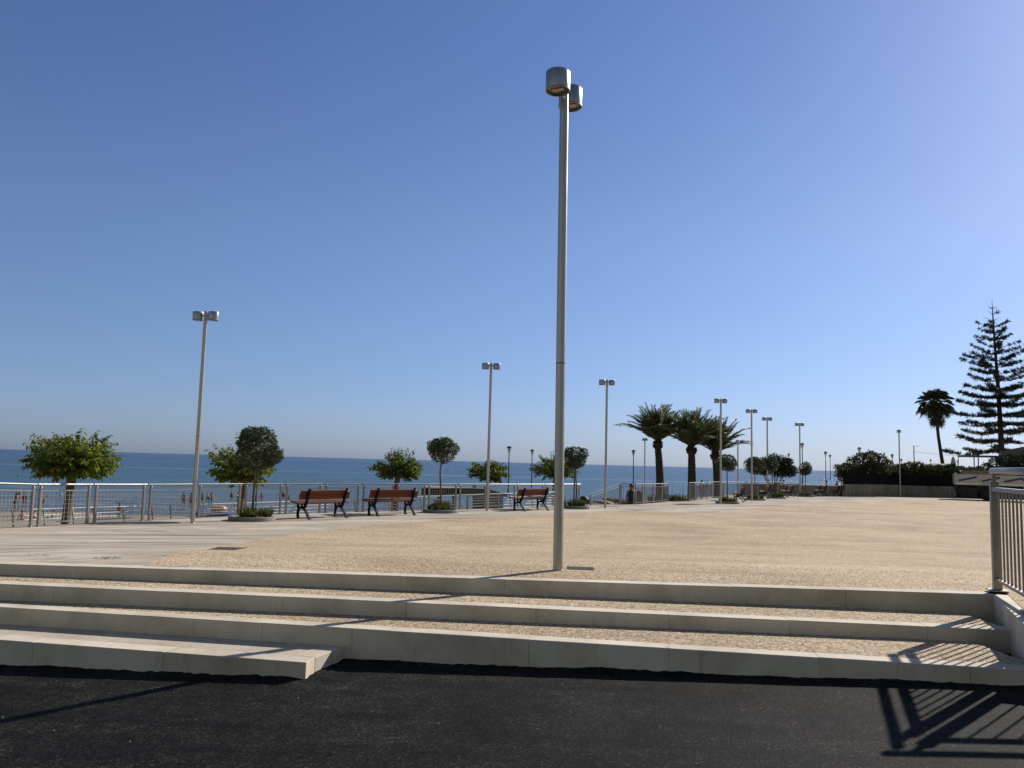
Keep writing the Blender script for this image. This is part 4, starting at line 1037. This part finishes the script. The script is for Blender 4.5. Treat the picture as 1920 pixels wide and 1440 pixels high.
# pergola / building
t = thing('beach_building', 'dark flat roofed building behind the pine trunk', 'building', (43.6, 78, -.3), R_(-29))
m = MB(); m.box((1.75, .8, 3.66), (3.5, 2.4, .16)); m.build('flat_roof', M['roof'], t)
for x in (1.3, 1.65):
    m = MB(); m.box((x, .3, 1.79), (.10, .10, 3.58)); m.build('post', M['roof'], t)
m = MB(); m.box((3.2, 1.5, 1.79), (.2, .2, 3.58)); m.build('post', M['roof'], t)
m = MB(); m.add([(3.55, -.5, 4.15), (9, -.5, 5.6), (9, 4, 5.6), (3.55, 4, 4.15), (3.55, -.5, 3.0), (9, -.5, 3.2), (9, 4, 3.2), (3.55, 4, 3.0)], [(0, 1, 2, 3), (4, 7, 6, 5), (0, 4, 5, 1), (1, 5, 6, 2), (2, 6, 7, 3), (3, 7, 4, 0)]); m.build('sloping_roof', simple('roof_sheet', (.10, .095, .09), .7), t)
m = MB(); m.box((6.3, 1.9, 1.48), (5, 3.6, 2.96)); m.build('wall', M['roof'], t)

# truck
t = thing('flatbed_truck', 'grey white flatbed truck with slanted blue stripes parked by the wall', 'truck', (31.95, 57.6, gz(57.6)), R_(-25))
zb = -gz(57.6)
m = MB(); m.box((2.3, 1.1, 1.10), (4.6, 2.2, .10)); m.build('bed_floor', M['truckwhite'], t)
for k, (xa, xb) in enumerate(((.08, 1.42), (1.44, 2.9), (2.92, 4.52))):
    m = MB(); m.box(((xa + xb) / 2, .0, 1.48), (xb - xa, .05, .64)); 
    m.box(((xa + xb) / 2, -.03, 1.775), (xb - xa, .03, .05)); m.box(((xa + xb) / 2, -.03, 1.19), (xb - xa, .03, .06)); m.box((xa + .03, -.028, 1.48), (.05, .02, .54))
    sd_ = m.build('side_board', M['truckwhite'], t)
    m = MB(); cx = (xa + xb) / 2 - (.18 if k == 2 else 0)
    m.add([(cx - .56, -.048, 1.29), (cx + .56, -.048, 1.57), (cx + .56, -.048, 1.70), (cx - .56, -.048, 1.42)] + [(cx - .56, -.02, 1.29), (cx + .56, -.02, 1.57), (cx + .56, -.02, 1.70), (cx - .56, -.02, 1.42)], [(0, 1, 2, 3), (4, 7, 6, 5), (0, 4, 5, 1), (1, 5, 6, 2), (2, 6, 7, 3), (3, 7, 4, 0)])
    m.build('blue_stripe', M['blue'], sd_)
m = MB(); m.box((4.15, -.04, 1.5), (.2, .02, .14)); m.build('blue_square', M['blue'], t)
m = MB(); m.box((.0, 1.1, 1.48), (.09, 2.24, .72)); m.build('tailgate', M['truckwhite'], t)
m = MB(); m.box((.0, -.03, 1.50), (.13, .10, .84)); m.build('corner_post', M['truckwhite'], t)
m = MB()
m.box((1.5, 2.22, 2.05), (1.9, .05, .09)); m.box((.58, 2.22, 1.8), (.09, .05, .5)); m.box((2.42, 2.22, 1.8), (.09, .05, .5)); m.box((1.5, 2.24, 1.72), (1.7, .03, .5)); m.build('far_board', M['tan'], t)
m = MB(); m.box((2.6, 1.1, .78), (5.2, .9, .42)); m.box((.25, 1.1, .62), (.25, 2.0, .30)); m.box((.82, .4, .52), (1.0, .6, .72)); m.box((3.55, .4, .58), (1.7, .6, .75)); m.box((2.2, 1.6, .55), (4.2, .2, .9)); m.build('chassis', M['chassis'], t)
for x, y in ((1.95, .28), (1.95, 1.92), (5.7, .28), (5.7, 1.92)):
    m = MB(); prof = [(.26, -.14), (.46, -.15), (.50, -.11), (.505, 0), (.50, .11), (.46, .15), (.26, .14), (.26, -.14)]
    vs = []; fs = []; n_ = 32
    for rad, yy in prof: vs += [(x + rad * math.cos(6.2832 * k / n_), y + yy, .505 + rad * math.sin(6.2832 * k / n_)) for k in range(n_)]
    for q in range(7):
        for k in range(n_): fs.append((q * n_ + k, q * n_ + (k + 1) % n_, (q + 1) * n_ + (k + 1) % n_, (q + 1) * n_ + k))
    m.add(vs, fs, True); wh = m.build('wheel', M['rubber'], t)
    m = MB(); m.tube([(x, y - .09, .505), (x, y + .09, .505)], .262, 24); m.build('rim', M['chassis'], wh)
    m = MB(); arc = [(x + .60 * math.cos(R_(a)), .505 + .60 * math.sin(R_(a))) for a in range(10, 171, 16)]
    for i in range(len(arc) - 1): m.bar((arc[i][0], y - .02, arc[i][1]), (arc[i + 1][0], y - .02, arc[i + 1][1]), .36, .015, (0, 1, 0))
    m.build('mudguard', M['chassis'], t)
m = MB(); m.box((5.85, 1.1, 1.62), (1.7, 2.1, 1.9)); m.build('cab', simple('cab_paint', (.16, .16, .18), .4), t, bevel=.08)
m = MB(); m.box((5.6, .03, 1.95), (.9, .02, .6)); m.build('cab_window', M['lens'], t)
m = MB()
for a, b in (((4.62, .3, 1.85), (4.62, .3, 2.75)), ((4.85, .3, 1.85), (4.72, .3, 2.6)), ((4.62, .3, 2.72), (4.95, .3, 2.76)), ((4.95, .3, 1.85), (4.95, .3, 2.78)), ((4.62, .3, 2.2), (4.95, .3, 2.25))): m.bar(a, b, .05, .06)
m.build('headboard_frame', M['tan'], t)
m = MB(); r = random.Random(8)
for k in range(26):
    a = r.uniform(0, 6.28); q = r.uniform(0, .42); hgt = .52 * (1 - q / .5); m.lathe((q * math.cos(a), q * math.sin(a), 0), [(.12, 0), (.14, hgt * .5 + .03), (.06, hgt + .08), (0, hgt + .10)], 7)
o = m.build('rubble_heap', M['lightrock'], None, (34.45, 57.6, gz(57.6) + 1.152)); o.scale = (1, 1, 1.6); tag(o, 'small heap of brown rubble showing above the truck bed', 'rubble')

# low promenade wall + white rail behind the far benches
t = thing('promenade_wall', 'long low stone wall with pale coping behind the far benches', 'wall', (0, 0, 0))
m = MB(); m.prism([(22, 76), (46, 76), (46, 76.4), (22, 76.4)], -1.2, .14); m.build('wall', M['lowwall'], t)
m = MB(); m.prism([(22, 75.9), (46, 75.9), (46, 76.5), (22, 76.5)], .142, .24); m.build('coping', M['galv'], t)
# plants at the opening between the railings
for i, (x, y, lab) in enumerate(((10.15, 55, 'just right of the first palm trunk'), (10.9, 54.5, 'in the middle of the railing opening'), (11.75, 55, 'just left of the second palm trunk'))):
    r = random.Random(600 + i); m = MB()
    for c in range(22):
        cx, cy = r.uniform(-.45, .45), r.uniform(-.5, .5)
        for q in range(14):
            d = Vector((r.gauss(0, .5), r.gauss(0, .5), 1)); leafquad(m, Vector((cx, cy, 0)), d, rvec(r), r.uniform(.5, 1.05), .07, .25)
    m.tube([(.1, 0, 0), (.12, 0, 1.5)], .012, 5)
    o = m.build('shore_plant', M['grass'], None, (x, y, -1.2), fix=False); tag(o, 'clump of yellowish green shore plants ' + lab, 'plant', 'shore plants at the railing opening')
# bin behind the railing
t = thing('litter_bin', 'dark slate litter bin behind the fine mesh railing', 'bin', (6.05, 37.6, -.75))
m = MB(); m.lathe((0, 0, 0), [(.16, 0), (.17, .9), (.16, 1.05)], 20, False); m.build('body', M['cl']['purple'], t)
m = MB(); m.lathe((0, 0, 1.06), [(.18, 0), (.16, .09), (.05, .13), (0, .135)], 20); m.build('lid', M['iron'], t)

# ------------------------------------------------------------------ jetty and shore bits
t = thing('bathing_jetty', 'pale decked bathing jetty with black underside standing in the sea', 'jetty', (-5.8, 85, -4))
m = MB()
for k in range(34): m.box((-3.2 + k * .2, 0, 2.80), (.185, 3.2, .06))
m.build('deck', M['deckwood'], t)
m = MB(); m.box((.15, .1, 2.38), (6.9, 3.0, .76)); m.build('side_skirt', M['black'], t)
for k in range(5):
    m = MB(); m.tube([(-3.0 + k * 1.5, -1.2, -.6), (-3.0 + k * 1.5, -1.2, 2.0)], .12, 8); m.build('pile', M['black'], t)
m = MB(); m.add([(3.62, -1.2, 2.78), (5.6, -1.2, 2.28), (5.6, 1.2, 2.28), (3.62, 1.2, 2.78), (3.62, -1.2, 2.0), (5.6, -1.2, 2.0), (5.6, 1.2, 2.0), (3.62, 1.2, 2.0)], [(0, 1, 2, 3), (4, 7, 6, 5), (0, 4, 5, 1), (1, 5, 6, 2), (2, 6, 7, 3), (3, 7, 4, 0)]); m.build('gangway', M['black'], t)
m = MB(); m.box((2.2, -1.0, 3.0), (.45, .4, .35)); o = m.build('stone_block', M['palestone'], None, (-5.8, 85, -4)); tag(o, 'small pale stone block on the bathing jetty', 'block')
t = thing('ramp_block', 'dark brick landing block seen through the ramp railing', 'wall', (-.95, 36.5, -1.0))
m = MB(); m.box((0, 0, .5), (1.35, .5, 1.0)); m.build('brickwork', M['brick'], t)
m = MB(); m.box((0, 0, 1.02), (1.45, .6, .036)); m.build('cap', M['black'], t)
t = thing('wooden_crate', 'tan wooden crate right of the third planter', 'crate', (3.9, 42, -1.2), .2)
for k in range(4):
    m = MB(); m.box((0, -.2, .52 + k * .14), (.55, .03, .11)); m.build('slat', M['tan'], t)
m = MB(); m.box((0, 0, .65), (.5, .36, .56)); m.box((0, 0, .18), (.56, .42, .34)); m.build('body', M['tan'], t)
m = MB(); m.lathe((0, 0, .93), [(.28, 0), (.24, .12), (.12, .22), (0, .24)], 14); m.build('cover', M['dark'], t)
def rock(label, x, y, z, sx, sy, sz, mat, seed):
    bm = bmesh.new(); bmesh.ops.create_icosphere(bm, subdivisions=3, radius=1)
    for v in bm.verts:
        k = 1 + .28 * mnoise.noise(v.co * 1.5 + Vector((seed * 3.1, 0, 0))) + .12 * mnoise.noise(v.co * 4 + Vector((seed, 5, 0)))
        v.co = Vector((v.co.x * sx * k, v.co.y * sy * k, v.co.z * sz * k))
    me = bpy.data.meshes.new('shore_rock'); bm.to_mesh(me); bm.free(); me.materials.append(M[mat])
    o = bpy.data.objects.new('shore_rock', me); COL.objects.link(o); o.location = (x, y, z); tag(o, label, 'rock', 'rocks beside the beach stairs')
rk = [(4.6, 47, -.95, 1.0, .6, .35, 'rock', 'dark rock behind the left end of the stair railing'), (5.6, 48.5, -.9, .9, .6, .38, 'lightrock', 'tan rock second from the left behind the stair railing'), (6.6, 50, -.8, 1.1, .7, .42, 'rock', 'broad dark rock in the middle behind the stair railing'),
      (7.4, 51, -1.0, .8, .6, .3, 'lightrock', 'flat tan rock right of the broad dark rock'), (8.2, 52.5, -.9, .9, .7, .4, 'rock', 'dark rock nearest the litter bin'), (5.1, 44, -1.1, .7, .4, .22, 'lightrock', 'low tan rock lying closest to the stair railing'), (6.3, 45, -1.1, .6, .4, .2, 'brick', 'reddish low rock before the broad dark rock')]
for i, (x, y, z, a, b, c, mt_, lb) in enumerate(rk): rock(lb, x, y, z, a, b, c, mt_, i + 1)
# beach things
def flat_float(label, cat, name, x, y, z, sx, sy, sz, mat):
    bm = bmesh.new(); bmesh.ops.create_uvsphere(bm, u_segments=20, v_segments=10, radius=1)
    for v in bm.verts:
        e = .6; v.co = Vector((math.copysign(abs(v.co.x) ** e, v.co.x) * sx, math.copysign(abs(v.co.y) ** e, v.co.y) * sy, math.copysign(abs(v.co.z) ** .8, v.co.z) * sz * (1 + .05 * math.sin(v.co.x * 5))))
    for f in bm.faces: f.smooth = True
    me = bpy.data.meshes.new(name); bm.to_mesh(me); bm.free(); me.materials.append(mat)
    o = bpy.data.objects.new(name, me); COL.objects.link(o); o.location = (x, y, z); tag(o, label, cat)
flat_float('blue tarpaulin mat behind the railing right of the leaning lamp', 'mat', 'beach_mat', -27.0, 73.6, -3.72, 1.85, .8, .2, simple('blue_tarp', (.03, .06, .32), .5))
flat_float('orange inflatable resting on the blue mat', 'inflatable', 'inflatable', -26.6, 74.2, -3.32, .72, .5, .26, simple('orange_vinyl', (.72, .28, .06), .4))
flat_float('dark bundle beside the orange inflatable on the mat', 'bundle', 'beach_bundle', -26.3, 73.2, -3.46, .5, .4, .12, M['brick'])
flat_float('red inflatable at the left picture edge behind the railing', 'inflatable', 'inflatable', -39.6, 62, -3.72, .6, .4, .32, simple('red_vinyl', (.62, .05, .05), .4))
flat_float('white float on the water beside the big mulberry trunk', 'float', 'sea_float', -56.0, 101, -3.85, .14, .12, .32, M['plate'])

# ------------------------------------------------------------------ people
def person(label, x, y, z, rz, h=1.7, skin=0, suit='black', top=None, trousers=None, pose='stand', hair='hair', lean=0.0, arms=0):
    t = thing('person', label, 'person', (x, y, z), rz); s_ = h / 1.7; r = random.Random(int(abs(x * 100 + y)))
    V = []; Rr = []; Ed = []
    def add(p, rad, par=None):
        V.append(Vector(p) * s_); Rr.append(rad * s_)
        if par is not None: Ed.append((par, len(V) - 1))
        return len(V) - 1
    sit = pose == 'sit'; hipz = .12 if sit else .92
    ly = lambda dz: lean * dz
    pel = add((0, ly(0), hipz), .135); wa = add((0, ly(.2), hipz + .18), .12, pel); ch = add((0, ly(.4), hipz + .38), .145, wa); nk = add((0, ly(.54) , hipz + .54), .06, ch)
    hd = add((0, ly(.62) + .015, hipz + .64), .09, nk); add((0, ly(.7) + .01, hipz + .74), .085, hd)
    for sg in (-1, 1):
        sh = add((sg * .17, ly(.46), hipz + .47), .062, ch)
        if arms == 1 and sg == 1: e = add((sg * .30, .08, hipz + .30), .044, sh); hn = add((sg * .18, .22, hipz + .28), .034, e)
        elif arms == 2: e = add((sg * .40, .06, hipz + .40), .044, sh); hn = add((sg * .55, .16, hipz + .34), .034, e)
        else: e = add((sg * .24, ly(.2) + .0, hipz + .22), .046, sh); hn = add((sg * .25, ly(0) + .07, hipz + .0 if not sit else hipz + .05), .034, e)
        add((hn and V[hn] / s_ + Vector((0, .02, -.09))), .024, hn)
        if sit: kn = add((sg * .12, .40, hipz + .22), .065, add((sg * .10, .05, hipz), .085, pel)); an = add((sg * .12, .62, .05), .045, kn)
        else:
            hp = add((sg * .09, ly(-.05), hipz - .08), .09, pel); kn = add((sg * .10, .03 + .04 * sg, .48), .062, hp); an = add((sg * .11, -.01 + .05 * sg, .07), .042, kn)
        add(V[an] / s_ + Vector((0, .14, -.04)), .032, an)
    me = bpy.data.meshes.new('body'); me.from_pydata(V, Ed, []); o = bpy.data.objects.new('body', me); COL.objects.link(o)
    md = o.modifiers.new('Skin', 'SKIN'); o.modifiers.new('Sub', 'SUBSURF').levels = 1
    sv = me.skin_vertices[0].data
    for i, q in enumerate(Rr): sv[i].radius = (q, q)
    sv[0].use_root = True
    dg = bpy.context.evaluated_depsgraph_get(); me2 = bpy.data.meshes.new_from_object(o.evaluated_get(dg)); bpy.data.objects.remove(o)
    me2.name = 'body'; me2.materials.clear(); me2.materials.append(M['skin'][skin])
    for p in me2.polygons: p.use_smooth = True; p.material_index = 0
    b = bpy.data.objects.new('body', me2); COL.objects.link(b); b.parent = t
    m = MB(); hc = Vector((0, ly(.7) - .012, hipz + .70)) * s_
    m.lathe(hc, [(.098 * s_, -.04 * s_), (.112 * s_, .02 * s_), (.104 * s_, .08 * s_), (.06 * s_, .125 * s_), (0, .14 * s_)], 12); m.build('hair', M[hair], t)
    if suit:
        m = MB(); m.lathe((0, ly(-.05) * s_, (hipz - .22) * s_) if not sit else (0, 0, 0), [(.175 * s_, 0), (.185 * s_, .12 * s_), (.165 * s_, .26 * s_)], 14); m.build('swimwear', M['cl'][suit], t)
    if top:
        m = MB(); a = Vector((0, ly(.0), hipz - .02)) * s_; e = Vector((0, ly(.4), hipz + .40)) * s_; e2 = Vector((0, ly(.52), hipz + .52)) * s_
        m.tube([a, (a + e) / 2, e, e2], [.165 * s_, .158 * s_, .19 * s_, .085 * s_], 14); m.build('shirt', M['cl'][top], t)
    if trousers:
        m = MB()
        for sg in (-1, 1): m.tube([Vector((sg * .085, ly(-.05), hipz)) * s_, Vector((sg * .10, .03 + .04 * sg, .48)) * s_, Vector((sg * .11, .05 * sg, .12)) * s_], [.115 * s_, .085 * s_, .07 * s_], 12)
        m.build('trousers', M['cl'][trousers], t)
    return t
# waders: feet under water at z=-4
def wade(label, x, y, depth, **k): person(label, x, y, -4 - depth, k.pop('rz', 0), **k)
wade('bather in dark shorts standing left of the leaning lamp, back to us', -36.1, 89.7, .35, skin=0, suit='black')
wade('bather partly behind the one in dark shorts left of the lamp', -35.5, 90.3, .45, skin=1, suit='red', rz=.5)
wade('dark bather standing first right of the leaning lamp', -38.0, 100, .85, skin=2, suit='black')
wade('bather in navy bending in the middle of the trio right of the lamp', -37.3, 100.3, .95, skin=2, suit='navy', top='navy', rz=1, lean=.35)
wade('bather with bare shoulders at the right of the trio beyond the lamp', -36.8, 100, .8, skin=0, suit='black', rz=.6, arms=1)
wade('bather waist deep just left of the first round tree', -37.1, 108, 1.0, skin=0, suit='black', top='black')
wade('pale bather beside the waist deep one left of the first round tree', -36.6, 109, 1.1, skin=1, suit='white', rz=2, arms=2)
wade('bather in white and navy nearest the first round tree trunk', -31.2, 93.4, .55, skin=0, suit='navy', top='white')
wade('child in pink low in the water left of the first trunk', -30.2, 92, .75, h=1.2, skin=1, suit='pink', top='pink')
wade('bather left of the first trunk with arms out', -31.9, 102, .8, skin=2, suit='red', rz=.7, arms=2)
wade('bather seen just right of the first round tree trunk', -32.9, 107.5, .95, skin=0, suit='black')
wade('far bather right of the first round tree trunk in red', -31.6, 113, .95, skin=2, suit='red', top='red')
wade('far bather right of the first trunk with only shoulders showing', -29.0, 112, 1.15, skin=1, suit='black', arms=2)
wade('bather low in the water left of the first bench back', -28.9, 106, 1.2, skin=0, suit='black')
wade('bather in green bending at the far left behind the railing', -47.8, 78.3, .3, skin=0, suit='green', lean=.45, rz=-1.0, arms=1)
wade('bather at the left of the tight group of three at far left', -52.6, 86.5, .5, skin=2, suit='red', top='black')
wade('bather in red in the middle of the far left group', -51.5, 86, .6, skin=2, suit='red', top='red')
wade('bather at the right of the tight group of three at far left', -51.0, 86.6, .5, skin=0, suit='red', arms=1)
wade('dark bather leaning right of the far left group', -50.4, 87.5, .95, skin=2, suit='black', lean=.5, rz=-1.4)
wade('bather cut by the left picture edge behind the railing', -54.5, 85, .95, skin=1, suit='black')
person('person sitting on the beach left of the first railing joint', -37.5, 62.5, -3.95, .8, skin=1, suit='purple', pose='sit')
person('person sitting on the beach behind the first railing joint', -36.7, 62.6, -3.95, -.6, skin=0, suit='red', pose='sit')
person('dark haired person sitting between the first joint and mulberry trunk', -36.0, 64, -3.98, 1.8, skin=2, suit='purple', pose='sit')
person('person in dark red standing on the sand left of the lamp', -33.0, 68.6, -4.0, .3, h=1.3, skin=2, suit='red', top='red')
wade('lone swimmer far out at the left of the mulberry', -103, 169, 1.35, skin=2, suit='black')
person('person with bare torso walking behind the seventh bench', 33.5, 85, -1.2, .6, skin=1, suit='red', hair='hair2', arms=1)
person('person in dark top and pale trousers by the hedge end', 34.6, 85, -1.2, -.2, skin=2, suit=None, top='black', trousers='white')
person('dark figure leaning beside the spreading tree stems', 27.0, 80, -1.2, 1.2, h=1.75, skin=2, suit=None, top='black', trousers='black', lean=-.3)
person('dark clad figure standing behind the litter bin railing', 5.75, 38.0, -.95, .4, h=1.65, skin=0, suit=None, top='black', trousers='black')
person('distant figure left of the third palm trunk', 17.2, 72, -1.2, .4, h=1.65, skin=2, suit=None, top='black', trousers='navy')

# ------------------------------------------------------------------ small things on the paving
def cover(label, P, seed):
    t = thing('drain_cover', label, 'drain cover', (0, 0, 0)); cx = sum(p[0] for p in P) / 4; cy = sum(p[1] for p in P) / 4
    zz = lambda x, y: gz(y) + .0045
    m = MB(); n = len(P); outer = [(cx + (x - cx) * 1.06, cy + (y - cy) * 1.06) for x, y in P]
    m.prism(outer, [zz(*p) - .02 for p in outer], [zz(*p) for p in outer]); m.build('frame', M['rock'], t)
    m = MB(); m.prism(P, [zz(*p) - .005 for p in P], [zz(*p) + .002 for p in P]); m.build('plate', simple('cover_iron' + str(seed), (.06, .06, .06), .8, 0, .3, 40, .3, .1), t)
cover('grey square drain cover on the gravel left of centre', [(-3.70, 10.05), (-3.40, 10.12), (-3.50, 10.95), (-3.86, 10.86)], 1)
cover('grey square drain cover beside the tall near lamp base', [(.60, 8.10), (.86, 8.08), (.88, 8.36), (.62, 8.38)], 2)
r = random.Random(21)
for lab, x, y, n, sz in (('dry brown leaf litter on the walkway edge at the left', -3.95, 8.05, 14, .05), ('thin dry twig scraps near the left picture edge', -4.7, 8.2, 8, .04), ('dry twig on the second gravel tread', -1.52, 7.25, 5, .035)):
    m = MB()
    for k in range(n):
        a = r.uniform(0, 6.28); leafquad(m, Vector((r.gauss(0, .06), r.gauss(0, .03), .004)), Vector((math.cos(a), math.sin(a), r.uniform(0, .12))), Vector((0, 0, 1)), r.uniform(.5, 1.4) * sz, sz * .4)
    z = gz(y) if y > 7.5 else .447
    tag(m.build('leaf_litter', M['skirt'], None, (x, y, z + .002), fix=False), lab, 'dry leaves')
